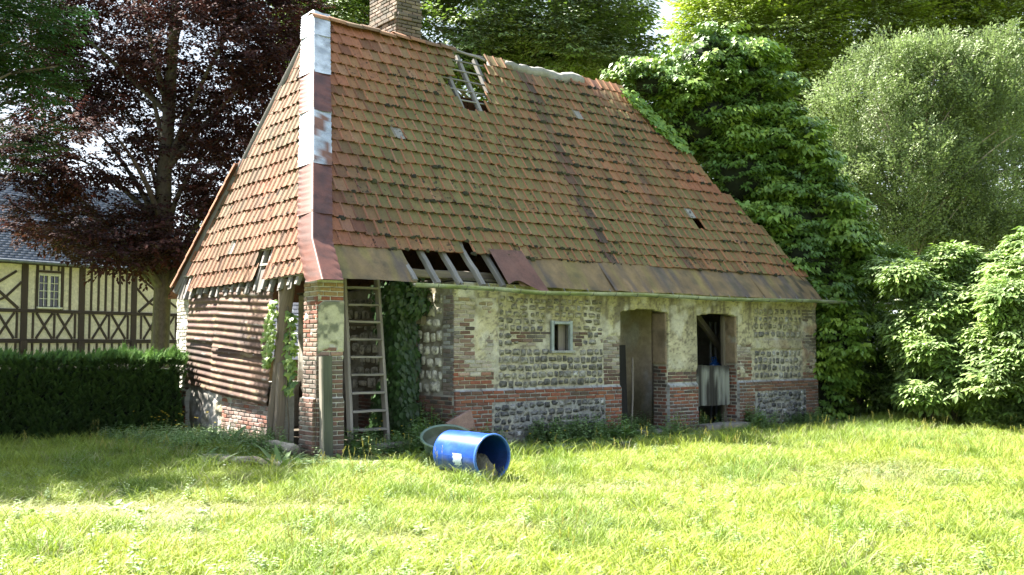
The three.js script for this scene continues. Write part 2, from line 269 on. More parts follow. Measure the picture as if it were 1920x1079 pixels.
function frontColor(x, y) {
  const n = fbm(x * 3, y * 3, 12, 4), s = fbm(x * 9, y * 1.1, 15, 4), k = ss(0.004, 0.02, coverT(x, y)), d = fbm(x * 22, y * 22, 18, 3);
  let c = y < 0.9 ? mix(C.grey, C.mortar, ss(0.4, 0.7, n)) : mix(C.mortar, C.cream, 0.35 + 0.4 * n);
  if (y > 0.86 && y < 0.93) c = mix(c, [0.42, 0.43, 0.44], 0.8);
  c = mix(c, mix(C.cream, [0.58, 0.53, 0.37], ss(0.4, 0.7, n)), k);
  c = mix(c, C.yellow, ss(1.55, 2.35, y + (n - 0.5) * 0.9) * 0.75);
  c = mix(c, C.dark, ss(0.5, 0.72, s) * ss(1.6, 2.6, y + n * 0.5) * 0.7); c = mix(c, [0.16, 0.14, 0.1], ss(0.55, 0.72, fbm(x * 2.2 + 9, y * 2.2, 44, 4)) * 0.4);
  c = mix(c, C.dark, ss(0.6, 0.7, d) * 0.6); c = mix(c, [0.14, 0.11, 0.085], ss(0.62, 0.7, fbm(x * 12, y * 40, 19, 3)) * 0.5); c = mix(c, [0.6, 0.57, 0.48], ss(0.58, 0.72, fbm(x * 3.1, y * 3.1, 25, 4)) * 0.6 * ss(0.95, 1.2, y));
  c = mix(c, [0.30, 0.16, 0.11], ss(9.5, 11.3, x) * ss(0.45, 0.6, fbm(x * 2.2, y * 2.2, 21, 3)) * 0.55 * k);
  return scl(mix(c, C.dirt, (1 - ss(0.05, 0.35, y)) * 0.6), 0.75 + 0.4 * fbm(x * 6, y * 6, 30, 3));
}
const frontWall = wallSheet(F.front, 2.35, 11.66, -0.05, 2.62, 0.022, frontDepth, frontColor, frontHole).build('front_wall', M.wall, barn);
{ // masonry behind the face
  const mb = new MB(), k = scl(C.mortar, 0.6), z0 = -0.36, z1 = -0.045;
  for (const [a, b, c, d] of [[2.352, 4.31, -0.1, 2.62], [4.31, 4.77, -0.1, 1.52], [4.31, 4.77, 2.0, 2.62], [4.77, 5.91, -0.1, 2.62], [5.91, 7.12, 2.28, 2.62], [7.12, 7.91, -0.1, 2.62], [7.91, 9.09, 2.24, 2.62], [9.09, 11.64, -0.1, 2.62]]) solidBox(mb, a + 0.001, b - 0.001, c, d, z0, z1, k);
  mb.build('wall_core', M.wall, frontWall);
}
const bTone = (x, y, r) => {
  const ww = ss(0.42, 0.66, fbm(x * 2.6, y * 2.6, 40, 3) + (x > 2.7 && x < 3.25 && y > 1.2 ? 0.18 : 0) + (y > 1.1 ? 0.02 : -0.3));
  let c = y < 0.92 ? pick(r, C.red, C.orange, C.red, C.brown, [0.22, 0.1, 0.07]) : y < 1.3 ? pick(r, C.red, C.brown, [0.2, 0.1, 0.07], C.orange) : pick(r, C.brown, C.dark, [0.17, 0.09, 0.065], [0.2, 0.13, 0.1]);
  if (x > 9) c = mix(c, [0.15, 0.12, 0.085], 0.45);
  if (y > 0.92 && x > 5.4 && x < 9.2) c = mix(c, [0.13, 0.11, 0.1], 0.4);
  c = mix(tone(c, r, 0.5), C.white, ww * 0.7 * r()); c = mix(c, C.yellow, ss(1.9, 2.5, y) * 0.5);
  c = mix(c, [0.07, 0.06, 0.05], ss(0.5, 0.7, fbm(x * 1.8, y * 1.8, 150, 3)) * 0.6);
  return mix(c, C.dirt, (1 - ss(0.02, 0.3, y)) * 0.4);
};
const fcov = (x, y) => coverT(x, y) + bulge(x, y), bOpt = (o = {}) => ({ col: bTone, cover: fcov, inset: bulge, skip: frontHole, ...o });
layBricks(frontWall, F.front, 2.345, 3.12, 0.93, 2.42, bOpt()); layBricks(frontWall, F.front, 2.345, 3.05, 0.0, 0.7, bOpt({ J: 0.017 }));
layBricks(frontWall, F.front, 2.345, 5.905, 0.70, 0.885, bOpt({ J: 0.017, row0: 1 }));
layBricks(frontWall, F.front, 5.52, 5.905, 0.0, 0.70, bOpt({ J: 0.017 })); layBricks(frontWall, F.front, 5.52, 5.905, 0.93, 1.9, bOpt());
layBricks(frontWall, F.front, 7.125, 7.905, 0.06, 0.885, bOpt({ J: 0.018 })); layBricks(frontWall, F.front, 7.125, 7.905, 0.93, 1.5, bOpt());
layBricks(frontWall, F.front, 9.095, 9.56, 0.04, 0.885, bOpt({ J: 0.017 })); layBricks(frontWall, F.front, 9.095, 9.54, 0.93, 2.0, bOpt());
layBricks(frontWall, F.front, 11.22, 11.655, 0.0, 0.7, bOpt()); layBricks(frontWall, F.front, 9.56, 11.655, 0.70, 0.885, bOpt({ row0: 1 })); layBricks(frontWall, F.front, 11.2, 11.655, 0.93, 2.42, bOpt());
layBricks(frontWall, F.front, 3.15, 5.5, 1.60, 1.84, bOpt({ skip: (x, y) => x > 4.25 && x < 4.83 || fbm(x * 2.3, y * 2.3, 77, 2) < 0.5 }));
const flint = (x, y, r) => { const k = r(), c = k < 0.5 ? [0.115, 0.115, 0.118] : k < 0.8 ? [0.17, 0.168, 0.16] : k < 0.93 ? [0.27, 0.26, 0.23] : [0.07, 0.07, 0.075]; let rim = mix([0.14, 0.135, 0.12], [0.3, 0.28, 0.22], r()); let cc = mix(c, C.cream, (y > 0.95 ? 0.08 : 0) + r() * 0.15 * (y > 0.95 ? 1 : 0.2)); cc = mix(cc, [0.5, 0.47, 0.36], ss(0.55, 0.7, fbm(x * 1.7, y * 1.7, 130, 3)) * (y > 0.95 ? 0.35 : 0.05)); if (y > 1.9) { cc = mix(cc, C.yellow, 0.3); rim = mix(rim, C.yellow, 0.5); } if (r() < 0.06) cc = [0.5, 0.49, 0.46]; if (y < 0.7) rim = scl(c, 0.8); return [tone(cc, r, 0.5), rim]; };
const noWin = (x, y) => x > 4.2 && x < 4.88 && y > 1.44 && y < 2.08;
layStones(frontWall, F.front, 3.2, 5.5, 0.925, 1.58, { rowH: 0.128, w: [0.1, 0.2], col: flint, inset: bulge, skip: noWin, gap: 0.012, prot: 0.024 });
layStones(frontWall, F.front, 3.2, 5.5, 1.84, 2.42, { rowH: 0.117, w: [0.1, 0.2], col: flint, inset: bulge, skip: noWin, gap: 0.026, prot: 0.017, drop: 0.06 });
layStones(frontWall, F.front, 3.2, 5.5, 1.60, 1.84, { rowH: 0.12, w: [0.1, 0.2], col: flint, inset: bulge, skip: (x, y) => noWin(x, y) || fbm(x * 2.3, y * 2.3, 77, 2) > 0.47, gap: 0.03, prot: 0.018 });
layStones(frontWall, F.front, 3.07, 5.5, 0.0, 0.7, { rowH: 0.115, w: [0.09, 0.2], col: flint, inset: bulge, jit: 0.35, gap: 0.006, prot: 0.028 });
layStones(frontWall, F.front, 9.6, 11.15, 1.76, 2.38, { rowH: 0.155, w: [0.13, 0.21], col: flint, inset: bulge, gap: 0.04, prot: 0.016 });
layStones(frontWall, F.front, 9.58, 11.12, 0.93, 1.53, { rowH: 0.15, w: [0.11, 0.21], col: flint, inset: bulge, gap: 0.034, prot: 0.018 });
layStones(frontWall, F.front, 9.62, 11.2, 0.0, 0.68, { rowH: 0.115, w: [0.08, 0.18], col: flint, inset: bulge, jit: 0.5, gap: 0.006, prot: 0.028 });
// reveals of the two doorways, right-hand side seen from the meadow
for (const [x, top] of [[7.12, 2.23], [9.09, 2.2]]) {
  const f = F.left(x), cv = (a, b) => 0.03 * ss(0.4, 0.6, (b > 1.25 ? 0.85 : 0.1) * 0.8 + (fbm(a * 4, b * 4, x, 3) - 0.5) * 0.7);
  const m = wallSheet(f, -0.36, -0.002, 0.02, top, 0.03, (a, b) => cv(a, b) + fbm(a * 15, b * 15, 2, 2) * 0.01, (a, b) => scl(mix(mix(C.mortar, [0.36, 0.27, 0.18], ss(0.005, 0.02, cv(a, b))), C.dirt, ss(0.45, 0.75, fbm(a * 3, b * 3, x + 9, 3)) * 0.6), 0.8), null).build('reveal', M.wall, frontWall);
  layBricks(frontWall, f, -0.35, -0.006, 0.05, top, { col: bTone2, cover: cv });
}
function bTone2(x, y, r) { return tone(pick(r, C.brown, C.dark, C.red, [0.19, 0.11, 0.08]), r, 0.4); }
// frame of the little window, the board behind it
{
  const g = new MB(), c = [0.30, 0.34, 0.345], z = 0.012;
  bar(g, [4.335, 1.5, z], [4.335, 2.03, z], 0.06, 0.07, c, { rng: R, seg: 4 }); bar(g, [4.745, 1.5, z], [4.745, 2.03, z], 0.06, 0.07, c, { rng: R, seg: 4 }); bar(g, [4.366, 1.995, z + 0.004], [4.714, 1.995, z + 0.004], 0.07, 0.05, c, { rng: R, seg: 3 });
  const w = g.build('window_frame', M.paint, barn);
  bar(new MB(), [4.28, 1.505, 0.03], [4.8, 1.505, 0.03], 0.1, 0.045, [0.34, 0.34, 0.32], { rng: R, seg: 4 }).build('sill', M.wall, w);
  bar(new MB(), [4.655, 1.49, -0.12], [4.655, 2.06, -0.12], 0.15, 0.025, [0.3, 0.26, 0.22], { rng: R, seg: 3, up: [0, 0, 1] }).build('shutter_board', M.wood, w);
}
// doorsteps
{
  let s = new MB(); bar(s, [6.2, 0.03, 0.12], [7.15, 0.03, 0.12], 0.34, 0.1, [0.3, 0.28, 0.24], { rng: R, seg: 5, wob: 0.012 }); s.build('doorstep', M.wall, barn);
  s = new MB(); bar(s, [7.9, 0.04, 0.1], [9.15, 0.04, 0.1], 0.36, 0.16, [0.27, 0.24, 0.2], { rng: R, seg: 5, wob: 0.012 }); s.build('doorstep', M.wall, barn);
}
// half door of weathered boards
{
  const back = new MB(); bar(back, [7.96, 0.62, -0.145], [8.98, 0.62, -0.145], 0.03, 0.09, C.oldwood, { rng: R }); bar(back, [7.96, 1.05, -0.145], [8.98, 1.05, -0.145], 0.03, 0.09, C.oldwood, { rng: R });
  const d = back.build('half_door', M.wood, barn); let x = 7.935;
  while (x < 8.98) {
    const w = min(0.075 + R() * 0.035, 9.0 - x), mb = new MB(), ci = R(), top = 1.235 + (R() - 0.5) * 0.012 - 0.02 * (x - 7.9), bot = 0.45 + (R() - 0.5) * 0.02, seg = 16, base = mb.n, z = -0.105 + (R() - 0.5) * 0.01;
    for (let j = 0; j <= seg; j++) { const t = j / seg, y = lerp(bot, top, t); for (let i = 0; i < 4; i++) { const px = x + [0, 0.006, w - 0.01, w - 0.004][i], pz = z + [-0.02, 0, 0, -0.02][i], wh = ss(0.42, 0.62, fbm(px * 14, y * 1.4, 50, 3) + (0.5 - abs(t - 0.55)) * 0.18 - (ci < 0.3 ? 0.2 : 0)), c = mix([0.04, 0.036, 0.03], [0.30, 0.305, 0.265], wh * (1 - ss(0.8, 1, t) * 0.9)); mb.v(px, y, pz, c, px, y); } }
    for (let j = 0; j < seg; j++) for (let i = 0; i < 3; i++) { const a = base + j * 4 + i; mb.quad(a, a + 1, a + 5, a + 4); }
    const b2 = mb.n; for (const [px, py] of [[0, bot], [w - 0.004, bot], [w - 0.004, top], [0, top]]) mb.v(x + px, py, z - 0.024, [0.06, 0.05, 0.04], px, py); mb.quad(b2, b2 + 3, b2 + 2, b2 + 1); mb.quad(b2 + 3, b2, base, base + seg * 4); mb.quad(b2 + 3, base + seg * 4, base + seg * 4 + 3, b2 + 2);
    mb.build('board', M.wood, d); x += w;
  }
}
// right-hand end wall and back walls (out of sight), bay left open behind
{
  const mb = new MB(), k = scl(C.mortar, 0.8);
  solidBox(mb, 11.30, 11.64, -0.1, 2.62, -5.8, -0.365, k); solidBox(mb, 2.69, 11.295, -0.1, 2.62, -5.8, -5.46, k); solidBox(mb, 0.62, 2.68, -0.1, 0.9, -5.8, -5.46, k);
  const w = mb.build('rear_wall', M.wall, barn);
  const in1 = wallSheet(F.face(-1.25), 5.6, 8.0, -0.05, 2.6, 0.05, (a, b) => fbm(a * 3, b * 3, 3, 3) * 0.02, (a, b) => { const g = fbm(a * 2.4, b * 1.6, 60, 4); return scl(mix(mix([0.44, 0.36, 0.25], [0.5, 0.46, 0.4], ss(0.5, 0.7, g)), mix(C.moss, C.dirt, 0.6), (1 - ss(0.15, 1.15, b + (g - 0.5) * 0.9)) * 0.9), 0.85 + 0.3 * fbm(a * 9, b * 9, 61, 3)); }, null, 0.1);
  in1.build('inner_wall', M.wall, barn);
  const s = new MB(); solidBox(s, 0.4, 11.3, -0.06, 0.012, -5.4, -0.02, C.dirt); s.build('dirt_floor', M.soil, barn);
  const b2 = new MB(); solidBox(b2, 2.38, 11.62, 2.64, 2.68, -5.75, -0.02, scl(C.oldwood, 0.5)); b2.build('attic_floor', M.wood, barn);
}
// cross wall between the open bay and the rooms: chalk blocks over brick
{
  const f = F.left(2.35);
  const cw = wallSheet(f, -5.6, -0.003, -0.05, 2.62, 0.04, (a, b) => (b < 0.82 ? 0.03 : 0) + (fbm(a * 10, b * 10, 4, 3) - 0.5) * 0.02, (a, b) => scl(mix(mix(C.mortar, [0.2, 0.17, 0.12], ss(0.4, 0.6, fbm(a * 4, b * 4, 66, 3))), C.yellow, ss(2.0, 2.5, b) * 0.4), 0.7), null, 0.1).build('cross_wall', M.wall, barn);
  layStones(cw, f, -3.6, -0.32, 0.84, 2.46, { kind: 'chalk_stone', rowH: 0.205, w: [0.15, 0.33], gap: 0.03, jit: 0.22, prot: 0.025, drop: 0.03, col: (x, y, r) => { const c = tone(mix([0.72, 0.69, 0.6], [0.5, 0.47, 0.4], r() * 0.8), r, 0.3); return [mix(c, C.yellow, y > 2.1 ? 0.4 : 0), scl(c, 0.6)]; } });
  layBricks(cw, f, -3.0, -0.004, 0.02, 0.82, { inset: () => 0.03, col: (x, y, r) => tone(pick(r, C.brown, [0.17, 0.08, 0.06], C.dark), r, 0.3) });
  layBricks(cw, f, -0.30, -0.004, 0.83, 2.42, { L: 0.2, col: (x, y, r) => mix(tone(pick(r, C.brown, C.dark, C.grey), r, 0.4), C.grey, 0.3) });
  const mb = new MB(); solidBox(mb, 2.39, 2.68, -0.1, 2.62, -5.6, -0.365, scl(C.mortar, 0.6)); mb.build('wall_core', M.wall, cw);
  bar(new MB(), [2.26, 2.02, -3.2], [2.26, 2.02, -0.75], 0.1, 0.13, [0.25, 0.21, 0.13], { rng: R, seg: 6, wob: 0.01 }).build('wall_rail', M.wood, cw);
}
// brick pier at the open corner --------------------------------
{
  const step = (y) => 0.055 * (1 - ss(0.80, 0.9, y));
  const covF = (a, b) => 0.03 * ss(0.45, 0.6, ss(1.42, 1.72, b + (fbm(a * 5, b * 5, 8, 3) - 0.5) * 0.5) * (1 - ss(2.18, 2.36, b + (fbm(a * 6, b * 6, 9, 2) - 0.5) * 0.3)) * 0.95);
  const covL = (a, b) => 0.024 * ss(0.5, 0.66, ss(1.5, 2.4, b) * 0.16 + fbm(a * 6, b * 6, 15, 3) * 0.72);
  const col = (y, n) => mix(mix(C.mortar, C.white, 0.35), C.dirt, (1 - ss(0, 0.3, y)) * 0.6);
  const f1 = F.front, pier = wallSheet(f1, -0.003, 0.41, -0.05, 2.56, 0.016, (a, b) => step(b) + covF(a, b) + (fbm(a * 16, b * 16, 5, 3) - 0.5) * 0.01, (a, b) => { const k = covF(a, b) / 0.03, n = fbm(a * 8, b * 8, 31, 4); return mix(col(b), mix(mix([0.52, 0.5, 0.36], C.yellow, 0.35 * n), [0.12, 0.13, 0.09], ss(0.5, 0.66, n) * 0.8), k); }, null, 0.1).build('corner_pier', M.wall, barn);
  const f2 = F.left(0); wallSheet(f2, -0.43, 0.0, -0.05, 2.56, 0.016, (a, b) => step(b) + covL(a, b) + (fbm(a * 16, b * 16, 6, 3) - 0.5) * 0.01, (a, b) => mix(col(b), C.white, covL(a, b) / 0.024 * 0.8), null, 0.1).build('left_face', M.wall, pier);
  const mb = new MB(); solidBox(mb, 0.03, 0.409, -0.1, 2.57, -0.42, -0.04, scl(C.mortar, 0.7)); mb.build('pier_core', M.wall, pier);
  const bc = (w) => (x, y, r) => { const low = y < 1.45; let c = low ? pick(r, C.brown, [0.2, 0.11, 0.08], [0.13, 0.1, 0.08], [0.17, 0.13, 0.1]) : pick(r, C.red, C.orange, [0.26, 0.11, 0.075], C.brown); c = tone(c, r, 0.5); c = mix(c, [0.34, 0.32, 0.26], ss(0.5, 0.7, fbm(x * 4, y * 4, 70, 3) + w) * 0.65 * (0.4 + r() * 0.6)); return mix(c, C.yellow, y > 2.3 ? 0.45 : 0); };
  layBricks(pier, f1, -0.018, 0.408, 0.0, 2.53, { flush: true, H: 0.0665, L: 0.214, J: 0.014, c: 0.016, vis: 1.4, inset: (a, b) => step(b), cover: (a, b) => covF(a, b) + step(b), col: bc(0.0) });
  layBricks(pier, f2, -0.428, 0.018, 0.0, 2.53, { flush: true, row0: 1, H: 0.0665, L: 0.216, J: 0.014, c: 0.016, vis: 1.4, inset: (a, b) => step(b), cover: (a, b) => covL(a, b) + step(b), col: bc(0.08) });
  layBricks(pier, F.left(0.41), 0.3, 0.3, 0, 0, { col: bTone });
}
// left side: back pier, dwarf wall ------------------------------
{
  const f = F.left(0.02), low = (a, b) => 0.72 + 0.12 * ss(-1.4, -5.2, a);
  const colr = (a, b) => { const n = fbm(a * 3, b * 3, 91, 4), d = fbm(a * 14, b * 14, 92, 3); let c = mix([0.38, 0.34, 0.29], [0.52, 0.5, 0.46], n); c = mix(c, [0.3, 0.24, 0.1], ss(0.52, 0.66, fbm(a * 2, b * 2, 94, 3)) * 0.6); return mix(scl(c, 0.6 + 0.7 * d), C.dirt, (1 - ss(0, 0.2, b)) * 0.5); };
  const cov = (a, b) => 0.03 * ss(0.46, 0.58, (a < -3.2 ? 0.75 : 0.36) * 0.7 + (fbm(a * 3.5, b * 3.5, 33, 4) - 0.5) * 0.9);
  const dw = wallSheet(f, -5.2, -1.36, -0.05, 0.93, 0.025, (a, b) => cov(a, b) + (fbm(a * 12, b * 12, 35, 4) - 0.5) * 0.04, colr, null, 0.08).build('dwarf_wall', M.wall, barn);
  layBricks(dw, f, -3.6, -1.37, 0, 0.93, { c: 0.014, cover: cov, col: (x, y, r) => mix(tone(pick(r, C.red, [0.24, 0.12, 0.09], C.brown), r, 0.4), [0.42, 0.4, 0.36], r() * 0.6) });
  const mb = new MB(); solidBox(mb, 0.06, 0.3, -0.1, 0.93, -5.4, -1.37, scl(C.mortar, 0.7)); solidBox(mb, 0.03, 0.6, -0.1, 2.58, -5.82, -5.12, scl(C.mortar, 0.7)); mb.build('wall_core', M.wall, dw);
  const st = (y) => 0.08 * (1 - ss(0.76, 0.86, y)), fp = F.left(0), cp = (a, b) => 0.02 * ss(0.55, 0.66, fbm(a * 5, b * 5, 44, 3));
  const bp = wallSheet(fp, -5.86, -5.1, -0.05, 2.57, 0.025, (a, b) => st(b) + cp(a, b) + (fbm(a * 15, b * 15, 45, 3) - 0.5) * 0.01, (a, b) => b > 0.9 ? C.white : mix(C.mortar, C.white, 0.3), null, 0.1).build('rear_pier', M.wall, barn);
  layBricks(bp, fp, -5.86, -5.1, 0, 2.54, { c: 0.014, inset: (a, b) => st(b), cover: (a, b) => cp(a, b) + st(b), col: (x, y, r) => y < 0.85 ? tone(pick(r, C.red, C.brown, C.orange), r, 0.4) : mix(tone(pick(r, C.brown, C.dark, C.grey), r, 0.4), C.white, 0.35 + r() * 0.5) });
}
// corrugated sheets on the left side ------------------------------
{
  const sheet = (x, q, rgb, sd) => {                     // q: corners (z, y) top-left, top-right, bottom-right, bottom-left
    const mb = new MB(), na = 50, nb = 110, r = mul(sd); const Ht = q[0][1] - q[3][1], waves = Ht / 0.112, jag = [...Array(na + 1)].map(() => 0);
    for (let j = 0; j <= nb; j++) for (let i = 0; i <= na; i++) {
      const s = i / na, t = j / nb, z = lerp(lerp(q[0][0], q[1][0], s), lerp(q[3][0], q[2][0], s), t), y = lerp(lerp(q[0][1], q[1][1], s), lerp(q[3][1], q[2][1], s), t), ph = t * waves * 2 * PI, wv = cos(ph);
      const ed = (i === 0 || i === na) ? (fbm(t * 12, sd, 1, 2) - 0.5) * 0.05 : 0, edb = j === nb || j === 0 ? (fbm(s * 9, sd + 4, 1, 3) - 0.5) * 0.04 : 0;
      const n = fbm(z * 1.6, y * 6, sd, 4), l = fbm(z * 5, y * 16, sd + 3, 4), a = fbm(z * 1.2, y * 1.2, sd + 8, 3);
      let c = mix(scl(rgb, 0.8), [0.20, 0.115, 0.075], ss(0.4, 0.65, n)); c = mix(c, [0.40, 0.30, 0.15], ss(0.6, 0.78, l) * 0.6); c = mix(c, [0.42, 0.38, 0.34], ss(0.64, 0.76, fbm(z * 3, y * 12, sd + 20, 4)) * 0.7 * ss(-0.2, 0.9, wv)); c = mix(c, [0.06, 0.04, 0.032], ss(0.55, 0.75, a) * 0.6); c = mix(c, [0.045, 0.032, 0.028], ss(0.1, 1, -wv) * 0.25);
      mb.v(x - wv * 0.0095 - (fbm(z * 0.9, y * 0.9, sd, 2) - 0.5) * 0.06, y + edb, z + ed, c, z, y);
    }
    for (let j = 0; j < nb; j++) for (let i = 0; i < na; i++) { if (r() < 0.0006) continue; const a = j * (na + 1) + i; mb.quad(a, a + na + 1, a + na + 2, a + 1); }
    return mb.build('corrugated_sheet', M.rust, barn);
  };
  sheet(-0.04, [[-5.28, 1.73], [-3.8, 1.66], [-4.0, 0.82], [-5.32, 0.92]], [0.14, 0.075, 0.055], 3);
  sheet(-0.055, [[-3.9, 1.64], [-1.43, 1.53], [-1.59, 0.675], [-4.0, 0.80]], [0.15, 0.08, 0.055], 5);
  sheet(-0.075, [[-5.07, 2.53], [-3.42, 2.5], [-3.72, 1.66], [-5.16, 1.72]], [0.16, 0.08, 0.065], 7);
  sheet(-0.10, [[-3.48, 2.60], [-1.33, 2.50], [-1.47, 1.46], [-3.80, 1.60]], [0.15, 0.08, 0.052], 9);
}
// leaning timber post in two pieces
{
  const post = new MB(), pts = [V(-0.02, -0.1, -1.42), V(-0.02, 0.5, -1.38), V(0.0, 1.1, -1.27), V(0.0, 1.7, -1.2), V(0.02, 2.2, -1.15), V(0.04, 2.62, -1.1)];
  tube(post, pts, [0.115, 0.11, 0.1, 0.095, 0.105, 0.135], 14, (p, a) => scl([0.22, 0.17, 0.12], 0.6 + 0.8 * fbm(a * 3, p.y * 2, 4, 3)), 0.4);
  const p = post.build('timber_post', M.wood, barn);
  bar(new MB(), [-0.05, -0.1, -1.2], [-0.02, 1.35, -1.13], 0.15, 0.12, [0.24, 0.19, 0.14], { rng: R, seg: 8, wob: 0.02, taper: 0.8 }).build('split_piece', M.wood, p);
  bar(new MB(), [0.1, 2.66, -5.6], [0.12, 2.66, -0.45], 0.14, 0.16, C.oldwood, { rng: R, seg: 8, wob: 0.015 }).build('wall_plate', M.wood, barn);
}
// ───── roof ─────
const RY = 7.36, RZ = -2.9, KY = 3.07, KZ = -0.15, EY = 2.55, EZ = 0.3, RX0 = 1.32, RX1 = 8.47;
const SL = hypot(RY - KY, KZ - RZ), dS = [0, (RY - KY) / SL, (RZ - KZ) / SL], nS = [0, -dS[2], dS[1]];     // up-slope and outward of the front slope
const sag = (x, t) => -0.05 * sin(clamp((x - 1) / 9) * PI) * sin(clamp(t / SL) * PI) + (fbm(x * 0.9, t * 0.9, 3, 2) - 0.5) * 0.05;
const roofPt = (x, t, n) => [x, KY + dS[1] * t + nS[1] * (n + sag(x, t)), KZ + dS[2] * t + nS[2] * (n + sag(x, t))];
const hipX = (y) => RX0 - (RY - y) * 0.306;
const HL = hypot(RY - 2.62, (RY - 2.62) * 0.306), dH = [(RY - 2.62) * 0.306 / HL, (RY - 2.62) / HL, 0], nH = [-dH[1], dH[0], 0];
const hipPt = (z, t, n) => { const m = n + (fbm(z * 1.1, t * 1.1, 8, 2) - 0.5) * 0.06; return [hipX(2.62) + dH[0] * t + nH[0] * m, 2.62 + dH[1] * t + nH[1] * m, z]; };
let roof;
{ // hidden slopes, as one covering with thickness
  const mb = new MB(), by = 2.55, bz = -6.1, c = [0.2, 0.09, 0.05];
  const hole = (x, t) => x > 4.1 && x < 6.3 && t > 0.80;
  const nx = 46, nt = 20;
  for (const off of [0, -0.05]) { const b0 = mb.n; for (let j = 0; j <= nt; j++) for (let i = 0; i <= nx; i++) { const t = j / nt, y = lerp(by, RY - 0.02, t), x = lerp(lerp(-0.12, RX0 + 0.1, t), lerp(11.7, RX1, t), i / nx); mb.v(x, y + off, lerp(bz, RZ - 0.02, t), c, x, t * 5); }
    for (let j = 0; j < nt; j++) for (let i = 0; i < nx; i++) { const a = b0 + j * (nx + 1) + i, x = mb.p[a * 3], t = j / nt; if (!hole(x, t)) mb.quad(a, a + 1, a + nx + 2, a + nx + 1); } }
  const a = mb.v(RX1, RY - 0.05, RZ, c), b = mb.v(11.66, 2.55, 0.24, c), d = mb.v(11.66, 2.55, -6.1, c); mb.tri(a, b, d);
  roof = mb.build('roof', M.tile, barn);
}
const PROF = [[0.0, 0.004], [0.010, 0.026], [0.030, 0.028], [0.044, 0.006], [0.078, 0.0], [0.10, 0.008], [0.122, 0.0], [0.165, 0.001], [0.186, 0.008], [0.204, 0.012]];
function tilePiece(mb, pt, a, t, wid, len, tilt, yaw, cols, sd) {
  const r = mul(sd), n = PROF.length, b = mb.n, uo = floor(r() * 40) * 0.37, chip = r() < 0.08 ? 0.02 : 0;
  for (const row of [0, 0.35, 1]) for (let k = 0; k < n; k++) {
    const [s, h] = PROF[k], sc = wid / 0.2, e = row === 0 ? (k % 4 === 1 ? -0.004 : 0.006) + (r() - 0.5) * 0.005 + (k > 6 ? chip : 0) : 0, m = k >= 1 && k <= 2 ? 0 : 1;
    const P = pt(a + s * sc, t + row * len + e + s * yaw, h + 0.032 + tilt - row * 0.036);
    mb.v(...P, mix(cols[0], cols[1], clamp(m * cols[2] * (row === 0 ? 0.85 : 1.05) + (r() - 0.5) * 0.15)), a + s + uo, t + row * len);
  }
  for (let j = 0; j < 2; j++) for (let k = 0; k < n - 1; k++) { const q = b + j * n + k; mb.quad(q, q + 1, q + n + 1, q + n); }
  const b2 = mb.n; for (let k = 0; k < n; k++) { const j = (b + k) * 3, P = pt(a + PROF[k][0] * wid / 0.2, t + 0.006, PROF[k][1] + 0.012 + tilt); mb.v(mb.p[j], mb.p[j + 1], mb.p[j + 2], scl(cols[0], 0.75), a, t); mb.v(...P, scl(cols[0], 0.55), a, t); }
  for (let k = 0; k < n - 1; k++) { const q = b2 + k * 2; mb.quad(q, q + 1, q + 3, q + 2); }
}
const TO = [0.33, 0.128, 0.064], TM = [0.162, 0.138, 0.046];
const EXPO = 0.268;
function tiles(pt, rows, range, miss, moss, r, front) {
  for (let k = 0; k < rows; k++) {
    const t = k * EXPO, [x0, x1] = range(t), sh = (k % 2) * 0.1 + r() * 0.02;
    for (let a = Math.floor(x0 / 0.2) * 0.2 + sh; a < x1 - 0.05; a += 0.2) {
      if (a < x0 - 0.06 || a > x1 - (front ? 0.05 : 0.13)) continue; const cx = a + 0.1; if (miss(cx, t + 0.13, r)) { r(); continue; }
      const m = clamp(moss(cx, t) + (r() - 0.5) * 0.35), o = r() < 0.12 ? scl(TO, 0.55) : r() < 0.12 ? [0.36, 0.17, 0.10] : tone(TO, r, 0.35), pale = r() < 0.004, slip = r() < 0.045 ? -0.02 - r() * 0.04 : 0;
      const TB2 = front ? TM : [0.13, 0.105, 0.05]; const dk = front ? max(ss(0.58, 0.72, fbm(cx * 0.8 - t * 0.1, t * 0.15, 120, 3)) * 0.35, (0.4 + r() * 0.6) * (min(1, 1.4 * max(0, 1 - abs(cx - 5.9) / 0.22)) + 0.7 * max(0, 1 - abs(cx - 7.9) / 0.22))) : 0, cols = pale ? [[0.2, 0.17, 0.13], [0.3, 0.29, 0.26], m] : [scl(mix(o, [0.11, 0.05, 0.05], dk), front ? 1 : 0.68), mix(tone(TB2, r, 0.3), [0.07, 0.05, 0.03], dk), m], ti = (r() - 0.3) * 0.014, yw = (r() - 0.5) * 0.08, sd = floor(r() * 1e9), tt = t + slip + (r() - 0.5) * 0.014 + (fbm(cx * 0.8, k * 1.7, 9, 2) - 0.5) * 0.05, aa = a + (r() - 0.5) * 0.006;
      queue.roof_tile.push({ parent: roof, at: pt(cx, t + 0.13, 0), size: front ? 1 : 0.92, make: (mb) => tilePiece(mb, pt, aa, tt, 0.2, 0.315, ti, yw, cols, sd) });
    }
  }
}
